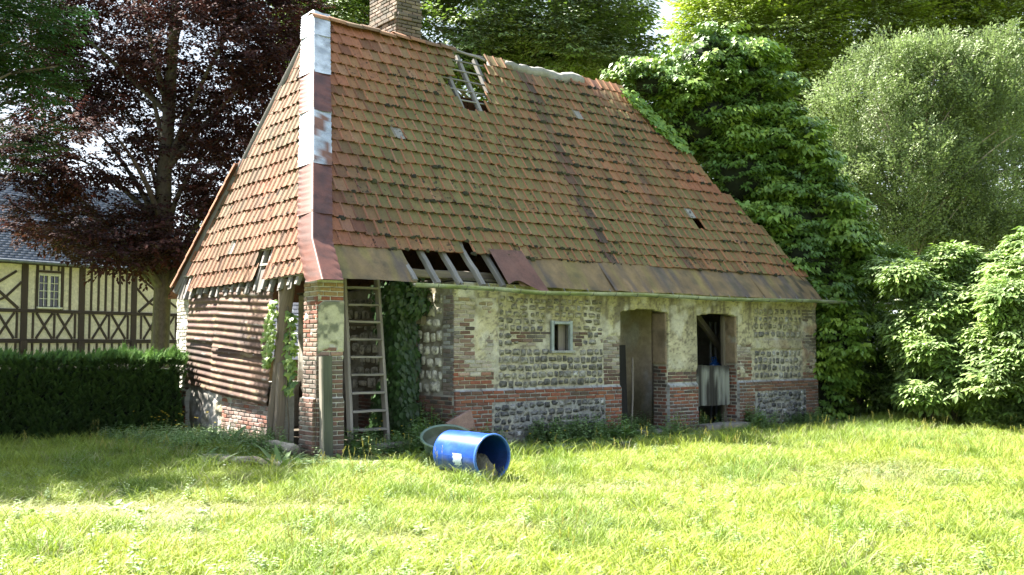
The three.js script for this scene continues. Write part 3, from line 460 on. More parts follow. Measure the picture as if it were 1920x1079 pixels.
{
  const r = mul(21);
  const holeRow = (y) => y > 7.1 ? [4.12, 4.98] : y > 6.85 ? [4.05, 4.86] : y > 6.6 ? [3.95, 4.76] : y > 6.35 ? [3.8, 4.66] : y > 6.12 ? [3.72, 4.56] : y > 5.9 ? [3.98, 4.5] : null;
  tiles(roofPt, 19, (t) => { const y = KY + dS[1] * t; return [hipX(y) + 0.1, lerp(11.5, RX1 + 0.05, t / SL)]; }, (x, t) => {
    const y = KY + dS[1] * t, h = holeRow(y); if (h && x > h[0] && x < h[1]) return true;
    if (t < 0.27 && x > 2.62 && x < 2.86) return true; if (t > 4.8 && x > 5.55 && x < 7.25) return true;
    if (abs(x - 8.95) < 0.12 && abs(t - 1.3) < 0.14) return true; return false;
  }, (x, t) => { const n = fbm(x * 0.45, t * 0.5, 30, 3), f = fbm(x * 1.8, t * 1.8, 31, 3); return 0.95 + (n - 0.5) * 1.5 + (f - 0.5) * 0.9 - 0.65 * (1 - ss(0.3, 1.6, x - hipX(KY + dS[1] * t))) - 0.4 * (1 - ss(0.1, 0.7, t)) - 0.4 * ss(-1.6, -0.3, x - lerp(11.5, RX1, t / SL)) - 0.35 * ss(4.2, 5, t); }, r, true);
  tiles(hipPt, 18, (t) => { const y = 2.62 + dH[1] * t, q = (RY - y) / (RY - 2.62), zl = lerp(RZ, -5.5, q) + (y > 4.75 && y < 6.9 ? 0.22 : 0.04), zr = RZ + (RY - y) * 0.641 - 0.1; return [zl, zr]; }, (z, t) => {
    const y = 2.62 + dH[1] * t; if (t < 0.12 && z > -4.3 && z < -1.9) return false; if (z > -2.02 && z < -1.5 && t < 0.56) return true; if (t < 0.27 && z < -4.75) return true; if (t < 0.54 && z < -5.05) return true; return false;
  }, (z, t) => clamp(0.55 + (fbm(z * 0.7, t * 0.7, 36, 3) - 0.5) * 1.3 - 0.2 * ss(3, 4.5, t)), r, false);
}
// rafters and battens
{
  const r = mul(31), g = [0.25, 0.235, 0.215];
  for (let x = 0.6; x < 11; x += 0.42) {
    const top = x < RX0 + 0.05 ? (x - hipX(KY)) / (RX0 - hipX(KY)) * SL * 0.95 : x > RX1 ? (11.5 - x) / (11.5 - RX1) * SL : SL, eave = x > 1.4 && x < 3.3;
    if (!(eave || (x > 3.3 && x < 5.6))) continue;
    const xe = eave ? x + 0.01 : x;
    const A = eave ? [xe, 2.56 + (r() - 0.5) * 0.05, 0.27 + (r() - 0.5) * 0.05] : roofPt(x, 0.1, -0.06), K = roofPt(x, 0.12, -0.09), B = roofPt(x, top - 0.05, -0.092), c = tone(g, r, 0.3);
    if (eave) bar(new MB(), A, K, 0.085, 0.09, c, { rng: r, seg: 5, wob: 0.012, up: nS }).build('rafter', M.wood, roof);
    bar(new MB(), K, B, 0.075, 0.085, c, { rng: r, seg: 6, wob: 0.008, up: nS }).build('rafter', M.wood, roof);
  }
  for (const k of [10, 11, 12, 13, 14, 15, 16, 17, 18]) { const t = k * EXPO + 0.28; bar(new MB(), roofPt(3.35 + r() * 0.1, t, -0.032), roofPt(5.35 + r() * 0.2, t + (r() - 0.5) * 0.03, -0.032), 0.03, 0.022, tone(g, r, 0.3), { rng: r, seg: 3, wob: 0.008, up: nS }).build('batten', M.wood, roof); }
  bar(new MB(), roofPt(4.05, SL + 0.02, 0.03), roofPt(5.0, SL - 0.08, 0.0), 0.05, 0.03, g, { rng: r, seg: 5, wob: 0.03, up: nS }).build('ridge_board', M.wood, roof);
  bar(new MB(), [1.3, 2.74, -0.28], [3.4, 2.74, -0.28], 0.13, 0.13, [0.24, 0.2, 0.15], { rng: r, seg: 6, wob: 0.012 }).build('eave_beam', M.wood, roof);
  // hip side rafters, showing below and between the tiles
  for (let z = -5.4; z < -0.4; z += 0.31) { const zz = z + (r() - 0.5) * 0.06, y1 = 3.4 + r() * 0.15, b = r() * 0.12; bar(new MB(), hipPt(zz, -0.08 - b, -0.05), hipPt(zz, (y1 - 2.62) / dH[1], -0.06), 0.08, 0.07, tone(g, r, 0.5), { rng: r, seg: 4, wob: 0.01, up: nH }).build('rafter', M.wood, roof); }
  for (const [t, z0, z1] of [[0.03, -1.6, -0.1], [0.28, -5.45, -4.6], [0.55, -2.3, -1.35], [0.28, -2.3, -1.35]]) bar(new MB(), hipPt(z0, t, -0.012), hipPt(z1, t, -0.012), 0.035, 0.028, [0.36, 0.33, 0.28], { rng: r, seg: 4, wob: 0.006, up: nH }).build('batten', M.wood, roof);
  for (let k = 0; k < 12; k++) { const z = -5.3 + k * 0.42 + r() * 0.15; bar(new MB(), hipPt(z, -0.17, -0.05), hipPt(z + (r() - 0.5) * 0.12, 0.2, -0.03), 0.1 + r() * 0.05, 0.018, tone([0.17, 0.155, 0.14], r, 0.5), { rng: r, seg: 2, up: nH }).build('eave_board', M.wood, roof); }
  // hip rafter on the far left
  bar(new MB(), [RX0 - 0.02, RY - 0.1, RZ - 0.02], [hipX(2.7) - 0.02, 2.6, -5.62], 0.1, 0.1, scl(g, 0.8), { rng: r, seg: 8, wob: 0.02 }).build('hip_rafter', M.wood, roof);
}
// ridge tiles and left hip tiles: half-round
function halfTile(A, B, rad, col, sd, name) {
  const r = mul(sd), a = V(...A), b = V(...B), d = b.clone().sub(a).normalize(), s = d.clone().cross(V(0, 1, 0)).normalize(), n = s.clone().cross(d), mb = new MB(), K = 8;
  for (const off of [0, -0.016]) for (const [q, P] of [[0, a], [0.5, a.clone().lerp(b, 0.5)], [1, b]]) for (let k = 0; k <= K; k++) { const an = k / K * PI, R2 = (rad + off) * (1 + 0.1 * (1 - q)), c = mix(col, [0.1, 0.085, 0.04], clamp(fbm(P.x * 5 + k * 0.3, P.z * 5, sd, 3) * 1.6 - 0.5)); mb.v(P.x + s.x * cos(an) * R2 + n.x * sin(an) * R2 * 0.8, P.y + s.y * cos(an) * R2 + n.y * sin(an) * R2 * 0.8, P.z + s.z * cos(an) * R2 + n.z * sin(an) * R2 * 0.8, c, k * 0.05, q * 0.4); }
  const w = K + 1; for (let o = 0; o < 2; o++) for (let j = 0; j < 2; j++) for (let k = 0; k < K; k++) { const q = o * 3 * w + j * w + k; o ? mb.quad(q, q + w, q + w + 1, q + 1) : mb.quad(q, q + 1, q + w + 1, q + w); }
  for (const j of [0, 2]) for (let k = 0; k < K; k++) { const q = j * w + k; j ? mb.quad(q, q + 1, q + 3 * w + 1, q + 3 * w) : mb.quad(q, q + 3 * w, q + 3 * w + 1, q + 1); }
  return mb.build(name, M.tile, roof);
}
{
  const r = mul(41); let x = 1.22;
  while (x < 4.05) { const dy = (r() - 0.5) * 0.04 - 0.012 * (x - 1.2); halfTile([x, RY - 0.0 + dy, RZ], [x + 0.37, RY - 0.01 + dy + (r() - 0.5) * 0.03, RZ + (r() - 0.5) * 0.02], 0.125, r() < 0.3 ? [0.2, 0.11, 0.06] : tone([0.36, 0.17, 0.09], r), floor(r() * 1e6), 'ridge_tile'); x += 0.335; }
  for (let k = 0; k < 8; k++) { const f = (q) => [lerp(hipX(2.75) - 0.06, hipX(4.85) - 0.04, q), lerp(2.68, 4.85, q), lerp(-5.6, RZ - (RY - 4.85) * 0.565, q)]; halfTile(f(k / 8), f((k + 1.12) / 8), 0.1, tone([0.38, 0.15, 0.08], r), k + 77, 'hip_tile'); }
  const mb = new MB(), pts = [], rad = []; for (let q = 0; q <= 24; q++) { const xx = lerp(5.2, 7.6, q / 24); pts.push(V(xx, RY - 0.10 + (fbm(xx * 4, 2, 1, 3) - 0.5) * 0.12, RZ - 0.05)); rad.push(0.10 + 0.07 * fbm(xx * 5, 7, 3, 2)); }
  tube(mb, pts, rad, 9, (p) => scl([0.3, 0.29, 0.26], 0.6 + 0.7 * fbm(p.x * 9, p.y * 9, 3, 3)), 0.5); mb.build('ridge_mortar', M.wall, roof);
}
// flashing along the front left hip: six folded sheets, white and brown
{
  const bounds = [0, 0.10, 0.265, 0.42, 0.62, 0.79, 1.0], yy = (q) => RY + 0.1 - q * (RY + 0.1 - 2.5);
  const line = (y) => y > KY ? [hipX(y), y, RZ + (RY - y) * 0.641] : [lerp(hipX(KY), -0.09, (KY - y) / (KY - EY)), y, lerp(KZ, EZ + 0.02, (KY - y) / (KY - EY))];
  const kinds = ['white', 'white', 'brown', 'peel', 'brown', 'brown'];
  kinds.forEach((kd, k) => {
    const mb = new MB(), nb = 26, ya = yy(bounds[k]) , yb = yy(bounds[k + 1]) - 0.05, cols = [-0.34, -0.2, -0.03, 0, 0.03, 0.12, 0.20, 0.275];
    for (let j = 0; j <= nb; j++) { const y = lerp(ya, yb, j / nb), L = line(y), lift = 0.095 + 0.02 * j / nb;
      cols.forEach((s, i) => {
        const kick = y < KY, w = (s < 0 ? s : s) * (0.96 + 0.06 * fbm(j * 0.8, k, i > 5 || i < 1 ? 1 : 0, 2)), crimp = (i === 0 || i === 7) ? 0.012 * sin(j * 2.2) : 0, rnd = i === 3 ? 0.018 : i === 2 || i === 4 ? 0.01 : 0;
        let P; if (s >= 0) P = [L[0] + w - 0.02, L[1] + (kick ? 0.65 : 0.549) * (lift + crimp + rnd), L[2] + (kick ? 0.76 : 0.836) * (lift + crimp + rnd)]; else P = [L[0] + nH[0] * (lift + crimp + rnd) - 0.02, L[1] + nH[1] * (lift + crimp + rnd) + 0.549 * 0.03, L[2] + w + 0.03];
        if (i >= 2 && i <= 4) P = [L[0] - 0.06 + s * 0.6 + 0.0, L[1] + 0.075, L[2] + 0.085 + (s < 0 ? s * 0.6 : 0) ];
        const n = fbm(P[0] * 6 + P[2] * 6, P[1] * 5, k * 9, 4), st = fbm(P[0] * 16 + P[2] * 16, P[1] * 1.2, k * 9 + 2, 3); let c;
        if (kd === 'brown') c = mix([0.165, 0.062, 0.043], [0.115, 0.05, 0.038], ss(0.4, 0.65, st)); else { c = mix([0.6, 0.63, 0.68], [0.42, 0.45, 0.5], ss(0.45, 0.65, st)); if (kd === 'peel' && s > 0.01) c = mix(c, [0.22, 0.10, 0.06], ss(0.47, 0.52, n + 0.02)); else if (s > 0.01) c = mix(c, [0.25, 0.25, 0.26], ss(0.6, 0.66, n) * 0.8); }
        mb.v(...P, c, s, y);
      }); }
    const w = cols.length; for (let j = 0; j < nb; j++) for (let i = 0; i < w - 1; i++) { const a = j * w + i; mb.quad(a, a + w, a + w + 1, a + 1); }
    const f = mb.build('hip_flashing', M.metal, roof); f.userData.label = kd === 'brown' ? 'brown painted hip flashing sheet' : kd === 'peel' ? 'pale hip flashing sheet with peeling rusty paint' : 'white hip flashing sheet';
  });
}
// metal sheets along the front eave
function eaveSheet(x0, x1, topT, bot, sd, o = {}) {
  const mb = new MB(), na = Math.ceil((x1 - x0) / 0.05), nb = 14;
  for (let j = 0; j <= nb; j++) for (let i = 0; i <= na; i++) {
    const s = i / na, t = j / nb, x = lerp(x0, x1, s), q = lerp(-topT, 1 + bot(s), t), y = KY - (KY - EY) * q, z = KZ + (EZ - KZ) * q, lf = 0.012 + (o.lift ? o.lift(s, t) : 0) + 0.003 * sin(x * 2 * PI / 0.29 + sd) + (fbm(x * 1.3, t, sd, 2) - 0.5) * 0.03;
    const st = fbm(x * 4.5 + t * 0.25, t * 0.5, sd + 3, 4), n = fbm(x * 7, t * 5, sd + 5, 4), fine = fbm(x * 20 + t * 2, t * 2, sd + 9, 3);
    let c = o.brown ? mix([0.19, 0.085, 0.06], [0.15, 0.075, 0.055], n) : mix([0.225, 0.15, 0.055], [0.235, 0.155, 0.08], n); if (!o.brown) { c = mix(c, [0.085, 0.07, 0.07], ss(0.56, 0.7, st) * 0.7); c = mix(c, [0.25, 0.20, 0.055], ss(0.58, 0.72, fbm(x * 5 + t * 0.3, t * 0.6, sd + 30, 3)) * 0.6); c = mix(c, [0.09, 0.08, 0.035], ss(0.6, 0.72, n) * 0.5); c = scl(c, 0.8 + 0.3 * fine); if (o.mossy) c = mix(c, [0.03, 0.03, 0.015], ss(0.5, 0.6, n) * ss(0.2, 0.9, s) * 0.8); }
    mb.v(x + (o.dx ? o.dx(s, t) : 0), y + 0.66 * lf, z + 0.75 * lf, c, x, t * 0.7);
  }
  for (let j = 0; j < nb; j++) for (let i = 0; i < na; i++) { if (o.cut && o.cut((i + 0.5) / na, (j + 0.5) / nb)) continue; const a = j * (na + 1) + i; mb.quad(a, a + na + 1, a + na + 2, a + 1); }
  return mb.build('eave_sheet', M.rust, roof);
}
eaveSheet(0.05, 1.47, 0.28, () => 0.0, 3, { dx: (s, t) => s > 0.97 ? 0.03 * (t - 0.6) : 0 });
eaveSheet(3.45, 5.6, 0.25, (s) => -0.04 + 0.05 * s, 11); eaveSheet(5.52, 7.7, 0.25, (s) => 0.02 * sin(s * 6), 17, { lift: () => 0.008 }); eaveSheet(7.62, 9.7, 0.25, () => 0, 23); eaveSheet(9.62, 11.5, 0.25, () => 0.02, 29, { mossy: true, lift: () => 0.008 });
eaveSheet(3.12, 3.86, 0.12, (s) => 0.08 + 0.16 * s - 0.26 * sin(clamp(s * 1.25) * PI), 35, { brown: true, lift: (s, t) => 0.03 + 0.05 * (1 - t) + 0.1 * pow(abs(s - 0.6) * t, 1.2), dx: (s, t) => (t - 0.5) * 0.12 * s }).userData.label = 'bent plain brown sheet at the gap in the eave';
// gutter with brackets
{
  const gy = (x) => 2.455 + 0.006 * (x - 1.4) - 0.03 * ss(2.8, 3.8, x) + 0.012 * sin(x * 1.3), mb = new MB(), K = 9, nx = 90, rr = 0.058;
  for (const [o] of [[0], [-0.006]]) for (let i = 0; i <= nx; i++) { const x = lerp(1.36, 12.12, i / nx); for (let k = 0; k <= K; k++) { const a = PI + k / K * PI, R2 = rr + o, n = fbm(x * 3, k * 0.6, 4, 3), c = mix(mix([0.34, 0.37, 0.34], [0.19, 0.23, 0.11], ss(0.35, 0.6, n)), [0.5, 0.52, 0.5], k === K || k === 0 ? 0.6 : 0); mb.v(x, gy(x) + 0.06 + sin(a) * R2 + (k === K ? 0.008 : 0), 0.42 + cos(a) * R2, c, x, k * 0.02); } }
  const w = K + 1, off = (nx + 1) * w; for (let o = 0; o < 2; o++) for (let i = 0; i < nx; i++) for (let k = 0; k < K; k++) { const q = o * off + i * w + k; o ? mb.quad(q, q + 1, q + w + 1, q + w) : mb.quad(q, q + w, q + w + 1, q + 1); }
  for (let i = 0; i < nx; i++) for (const k of [0, K]) { const q = i * w + k; mb.quad(q, q + off, q + off + w, q + w); }
  for (const i of [0, nx]) { const x = lerp(1.36, 12.12, i / nx), c = mb.v(x, gy(x) + 0.06, 0.42, [0.5, 0.5, 0.47]); for (let k = 0; k < K; k++) mb.tri(c, i * w + k, i * w + k + 1); }
  const g = mb.build('gutter', M.metal, barn);
  for (let x = 1.75; x < 12; x += 0.52) { const b = new MB(), pts = []; for (let k = 0; k <= 8; k++) { const a = PI + k / 8 * PI; pts.push(V(x, gy(x) + 0.06 + sin(a) * 0.063, 0.42 + cos(a) * 0.063)); } pts.unshift(V(x, gy(x) + 0.13, 0.30)); tube(b, pts, pts.map(() => 0.007), 5, [0.2, 0.2, 0.18]); b.build('bracket', M.metal, g); }
}
// chimney behind the ridge
{
  const x0 = 3.09, x1 = 3.64, z0 = -4.1, z1 = -3.06, led = (y) => y < 7.78 ? 0.02 : y < 7.9 ? 0.05 : 0;
  const mb = new MB(); solidBox(mb, x0 + 0.02, x1 - 0.02, 5.2, 9.3, z0 + 0.02, z1 - 0.02, [0.16, 0.14, 0.12]); const ch = mb.build('chimney', M.wall, barn);
  const col = (x, y, r) => mix(tone(pick(r, [0.2, 0.14, 0.11], [0.15, 0.12, 0.1], [0.26, 0.2, 0.16], [0.12, 0.1, 0.085]), r, 0.4), C.moss, r() * 0.2);
  layBricks(ch, F.left(x0), z0, z1 + 0.004, 6.95, 9.2, { kind: 'chimney_brick', L: 0.22, c: 0.0, inset: (a, b) => led(b) - 0.003, col, H: 0.07 }); layBricks(ch, F.face(z1), x0, x1, 6.95, 9.2, { kind: 'chimney_brick', c: 0.0, inset: (a, b) => led(b) - 0.003, col: (x, y, r) => scl(col(x, y, r), 0.85), H: 0.07, row0: 1 });
}
{
  const r = mul(46), mb = new MB();
  for (let k = 0; k < 1500; k++) {
    const row = floor(r() * 19), t = row * EXPO + 0.01 - r() * 0.03, y = KY + dS[1] * t, x = lerp(hipX(y) + 0.4, lerp(11.4, RX1, t / SL), r()); if (fbm(x * 0.7, t * 0.8, 140, 3) + 0.12 * ss(9, 11, x) * ss(2, 0, t) < 0.5) continue; if (y > 5.9 && x > 3.6 && x < 5.1) continue;
    const s = 0.012 + r() * r() * 0.04, b = mb.n, c = tone(pick(r, [0.03, 0.03, 0.014], [0.05, 0.05, 0.018], [0.022, 0.02, 0.014]), r, 0.4), n = 6; mb.v(...roofPt(x, t, 0.06 + s * 0.6), c, x, t); for (let q = 0; q < n; q++) { const a = q / n * 2 * PI, g = s * (0.7 + r() * 0.7); mb.v(...roofPt(x + cos(a) * g * 1.5, t + sin(a) * g, 0.03), c, x + cos(a) * g, t + sin(a) * g); } for (let q = 0; q < n; q++) mb.tri(b, b + 1 + q, b + 1 + (q + 1) % n);
  }
  mb.build('moss_clump', M.soil, roof, 'stuff');
}
flush('brick', 'brick', M.brick); flush('flint_stone', 'flint_stone', M.stone, 290); flush('chalk_stone', 'chalk_stone', M.chalk); flush('roof_tile', 'roof_tile', M.tile); flush('chimney_brick', 'brick', M.brick, 160);
// ───────────────────────── small things about the cottage ─────────────────────────
const L3 = (x, y, z) => { const p = W(x, y, z); return [p.x, p.y, p.z]; };
const grey = [0.36, 0.32, 0.27];
{ // ladder with broad treads
  const t = thing('wooden_ladder', 'weathered grey wooden ladder with flat treads leaning up into the open bay', 'ladder', [P0.x, 0, P0.z], TH), r = mul(51);
  const pos = (y, e) => [lerp(0.86, 1.07, y / 2.65) + (e ? 0.635 - 0.03 * y / 2.65 : 0), y, -0.56 - 0.69 * y / 2.65];
  for (const e of [0, 1]) bar(new MB(), pos(-0.08, e), pos(2.75, e), 0.05, 0.125, e ? grey : [0.37, 0.33, 0.28], { rng: r, seg: 9, wob: 0.008, up: [0, 0.25, 1] }).build('stile', M.wood, t);
  for (let k = 0; k < 9; k++) { const y = 0.318 + 0.2775 * k, a = pos(y, 0), b = pos(y, 1); a[0] += 0.02; b[0] -= 0.02; a[1] += (r() - 0.5) * 0.012; bar(new MB(), a, b, 0.16, 0.035, tone([0.34, 0.31, 0.26], r, 0.3), { rng: r, seg: 4, wob: 0.008 }).build('tread', M.wood, t); }
}
{
  const r = mul(52), b = thing('leaning_post', 'mossy squared wooden post leaning on the front of the brick corner pier', 'post', [P0.x, 0, P0.z], TH);
  bar(new MB(), [0.115, -0.08, 0.13], [0.10, 1.46, 0.085], 0.165, 0.05, [0.105, 0.115, 0.075], { rng: r, seg: 8, wob: 0.008, up: [0, 0, 1] }).build('board', M.wood, b);
  bar(new MB(), [0.025, -0.08, 0.15], [0.012, 1.45, 0.1], 0.03, 0.09, [0.3, 0.27, 0.21], { rng: r, seg: 8, wob: 0.006, up: [0, 0, 1] }).build('edge_batten', M.wood, b);
  const s = new MB(); bar(s, L3(1.0, 0.10, -0.2), L3(1.62, 0.10, -0.2), 0.2, 0.08, [0.22, 0.2, 0.16], { rng: r, seg: 4, wob: 0.012 }); tag(s.build('timber_step', M.wood), 'short grey timber lying at the foot of the ladder', 'timber');
}
{ // blue barrel on its side
  const t = thing('blue_barrel', 'open blue plastic barrel lying on its side in the grass', 'barrel', [-0.51, 0.262, -12.45], 0), ax = V(0.52, 0.0, 0.6).normalize();
  const sp = (name, prof, col, mat) => { const mb = new MB(), K = 48, s = ax.clone().cross(V(0, 1, 0)).normalize(), n = V(0, 1, 0); for (const [l, rr] of prof) for (let k = 0; k <= K; k++) { const a = k / K * 2 * PI, p = ax.clone().multiplyScalar(l).addScaledVector(s, cos(a) * rr).addScaledVector(n, sin(a) * rr); mb.v(p.x, p.y, p.z, col(l, a), a * rr, l); } for (let j = 0; j < prof.length - 1; j++) for (let k = 0; k < K; k++) { const q = j * (K + 1) + k; mb.quad(q, q + 1, q + K + 2, q + K + 1); } return mb.build(name, mat, t); };
  const blue = [0.010, 0.065, 0.37], bc = (l, a) => { const dirt = ss(0.5, 0.75, fbm(a * 2, l * 5, 3, 4)) * ss(0.1, -0.8, sin(a)) ; return mix(mix(blue, [0.04, 0.11, 0.40], ss(0.5, 0.7, fbm(a * 3, l * 9, 8, 4)) * 0.6), [0.16, 0.14, 0.11], clamp(dirt + ss(-0.5, -1, sin(a)) * 0.5)); };
  const prof = []; for (let q = 0; q <= 30; q++) { const l = lerp(-0.39, 0.37, q / 30); prof.push([l, 0.248 + 0.004 * sin(q / 30 * PI)]); }
  prof.unshift([-0.405, 0.0], [-0.405, 0.22], [-0.402, 0.24]);
  const body = sp('body', prof, bc, M.plastic);
  sp('rim', [[0.36, 0.247], [0.365, 0.258], [0.385, 0.26], [0.398, 0.254], [0.398, 0.243], [0.385, 0.238], [0.36, 0.238]], () => [0.05, 0.15, 0.5], M.plastic);
  sp('lining', [[0.37, 0.238], [0.0, 0.24], [-0.39, 0.235], [-0.398, 0]], (l, a) => mix([0.008, 0.05, 0.24], [0.09, 0.08, 0.06], ss(0.45, -0.7, sin(a) + 0.5 * cos(a) * 0 + (fbm(a * 2, l * 4, 2, 3) - 0.5)) * 0.4), M.plastic);
  { const mb = new MB(), K = 14, s = ax.clone().cross(V(0, 1, 0)).normalize(); for (let j = 0; j <= K; j++) for (let i = 0; i <= K; i++) { const l = lerp(-0.10, 0.07, i / K) + (fbm(j * 0.6, 1, 3, 2) - 0.5) * 0.03, a0 = PI - 0.02 + lerp(0.0, -0.62, j / K), n2 = (fbm(i * 0.5, j * 0.5, 5, 3) - 0.5) * 0.05 * (j / K), e = abs(i / K - 0.5 + n2) < 0.46 - 0.1 * fbm(j * 0.7, i > 7 ? 4 : 9, 2, 2) ? 0.0025 : -0.003, rr = 0.2515 + e; const p = ax.clone().multiplyScalar(l - 0.02).addScaledVector(s, -cos(a0) * -rr).addScaledVector(V(0, 1, 0), sin(a0) * rr); mb.v(p.x, p.y, p.z, [0.62, 0.7, 0.8], i * 0.02, j * 0.02); } void mb; }
  { // pale torn sticker facing the meadow
    const mb = new MB(), K = 12, s = ax.clone().cross(V(0, 1, 0)).normalize(), sgn = s.z > 0 ? 1 : -1; for (let j = 0; j <= K; j++) for (let i = 0; i <= K; i++) { const el = lerp(-0.42, 0.12, j / K), wob = (fbm(j * 0.5, i > 6 ? 3 : 8, 4, 2) - 0.5) * 0.05, l = lerp(-0.01, 0.14, i / K) + wob, rr = 0.2545; const p = ax.clone().multiplyScalar(l).addScaledVector(s, sgn * cos(el) * rr).addScaledVector(V(0, 1, 0), sin(el) * rr); mb.v(p.x, p.y, p.z, scl([0.48, 0.58, 0.72], 0.85 + 0.3 * fbm(i * 0.6, j * 0.6, 3, 3)), i * 0.02, j * 0.02); }
    for (let j = 0; j < K; j++) for (let i = 0; i < K; i++) { if ((i < 2 || i > 9) && j < 3 && fbm(i, j, 7, 1) > 0.5) continue; const q = j * (K + 1) + i; mb.quad(q, q + 1, q + K + 2, q + K + 1); } mb.build('label_patch', M.paint, t); }
  t.scale.setScalar(1.09); const heap = new MB(), hp = W(0, 0, 0); { const nr = 7, nk = 16, c0 = ax.clone().multiplyScalar(0.1).setY(-0.2); heap.v(c0.x, c0.y + 0.22, c0.z, [0.2, 0.18, 0.12]); for (let j = 1; j <= nr; j++) for (let k = 0; k <= nk; k++) { const a = k / nk * 2 * PI, rr = j / nr; const l = cos(a) * rr * 0.32, w = sin(a) * rr * 0.2, hgt = 0.22 * (1 - rr * rr) + (fbm(l * 14, w * 14, 3, 3) - 0.5) * 0.1; const s = ax.clone().cross(V(0, 1, 0)); const p = c0.clone().addScaledVector(ax, l).addScaledVector(s, w * 0.8 - 0.03); heap.v(p.x, p.y + hgt, p.z, scl(mix([0.14, 0.125, 0.09], [0.28, 0.25, 0.17], fbm(l * 30, w * 30, 6, 3)), 1), l, w); } for (let k = 0; k < nk; k++) heap.tri(0, 1 + k, 2 + k); for (let j = 0; j < nr - 1; j++) for (let k = 0; k < nk; k++) { const q = 1 + j * (nk + 1) + k; heap.quad(q, q + nk + 1, q + nk + 2, q + 1); } }
  const hm = heap.build('straw_heap', M.soil); hm.position.copy(t.position); hm.scale.setScalar(1.05); tag(hm, 'heap of dry straw and dirt lying inside the blue barrel', 'straw');
}
{ // pale green tub behind the barrel
  const t = thing('round_tub', 'pale green round plastic tub tipped against the wall behind the blue barrel', 'tub', [-0.90, 0.36, -13.75], 0.1), tilt = V(0, 0.93, 0.38).normalize();
  const s = V(1, 0, 0), n = s.clone().cross(tilt).normalize(), K = 44, mk = (name, prof, col) => { const mb = new MB(); for (const [h, rr] of prof) for (let k = 0; k <= K; k++) { const a = k / K * 2 * PI, p = tilt.clone().multiplyScalar(h).addScaledVector(s, cos(a) * rr).addScaledVector(n, sin(a) * rr); mb.v(p.x, p.y, p.z, scl(col, 0.75 + 0.4 * fbm(a * 2, h * 6 + rr * 4, 5, 3)), a * rr, h); } for (let j = 0; j < prof.length - 1; j++) for (let k = 0; k < K; k++) { const q = j * (K + 1) + k; mb.quad(q, q + 1, q + K + 2, q + K + 1); } return mb.build(name, M.plastic, t); };
  mk('shell', [[0.0, 0.335], [-0.12, 0.31], [-0.28, 0.28], [-0.3, 0.0]], [0.13, 0.19, 0.14]); mk('rim', [[-0.035, 0.34], [-0.03, 0.362], [0.0, 0.366], [0.012, 0.355], [0.01, 0.33], [-0.01, 0.318]], [0.16, 0.23, 0.17]); mk('inside', [[0.0, 0.318], [-0.1, 0.3], [-0.2, 0.27], [-0.22, 0.0]], [0.12, 0.14, 0.09]);
  const b = new MB(), r = mul(53); bar(b, L3(2.02, 0.30, 0.34), L3(2.52, 0.47, 0.25), 0.06, 0.30, [0.33, 0.21, 0.17], { rng: r, seg: 4, wob: 0.01 }); tag(b.build('stone_slab', M.wall), 'pinkish stone slab standing behind the green tub', 'slab');
}
{ // bits of wood in the weeds
  const r = mul(54), log = (pts, rad, label) => { const mb = new MB(), c = new THREE.CatmullRomCurve3(pts.map((p) => V(...p))), P = c.getPoints(22); tube(mb, P, P.map((p, i) => rad * (0.75 + 0.5 * fbm(i * 0.5, rad * 90, 3, 2)) * (i < 1 || i > 21 ? 0.55 : 1)), 9, (p) => mix([0.5, 0.44, 0.34], [0.24, 0.2, 0.15], ss(0.4, 0.65, fbm(p.x * 6, p.z * 6, 3, 4))), 0.5); tag(mb.build('fallen_branch', M.bark), label, 'branch'); };
  log([[-5.12, 0.1, -14.3], [-4.75, 0.13, -14.15], [-4.4, 0.09, -13.95], [-4.1, 0.08, -13.8]], 0.055, 'crooked pale branch lying in grass beside the hedge end');
  log([[-4.25, 0.07, -13.6], [-4.0, 0.1, -13.5], [-3.7, 0.08, -13.4]], 0.06, 'short pale log stub lying left of the weeds');
  log([[-3.75, 0.14, -14.35], [-3.35, 0.18, -14.3], [-3.0, 0.13, -14.0]], 0.085, 'broken pale log lying in weeds below the timber post');
  log([[-3.85, 0.08, -13.15], [-3.4, 0.12, -13.0], [-2.95, 0.07, -12.85]], 0.065, 'long pale log half hidden at the edge of the sunlit grass');
}
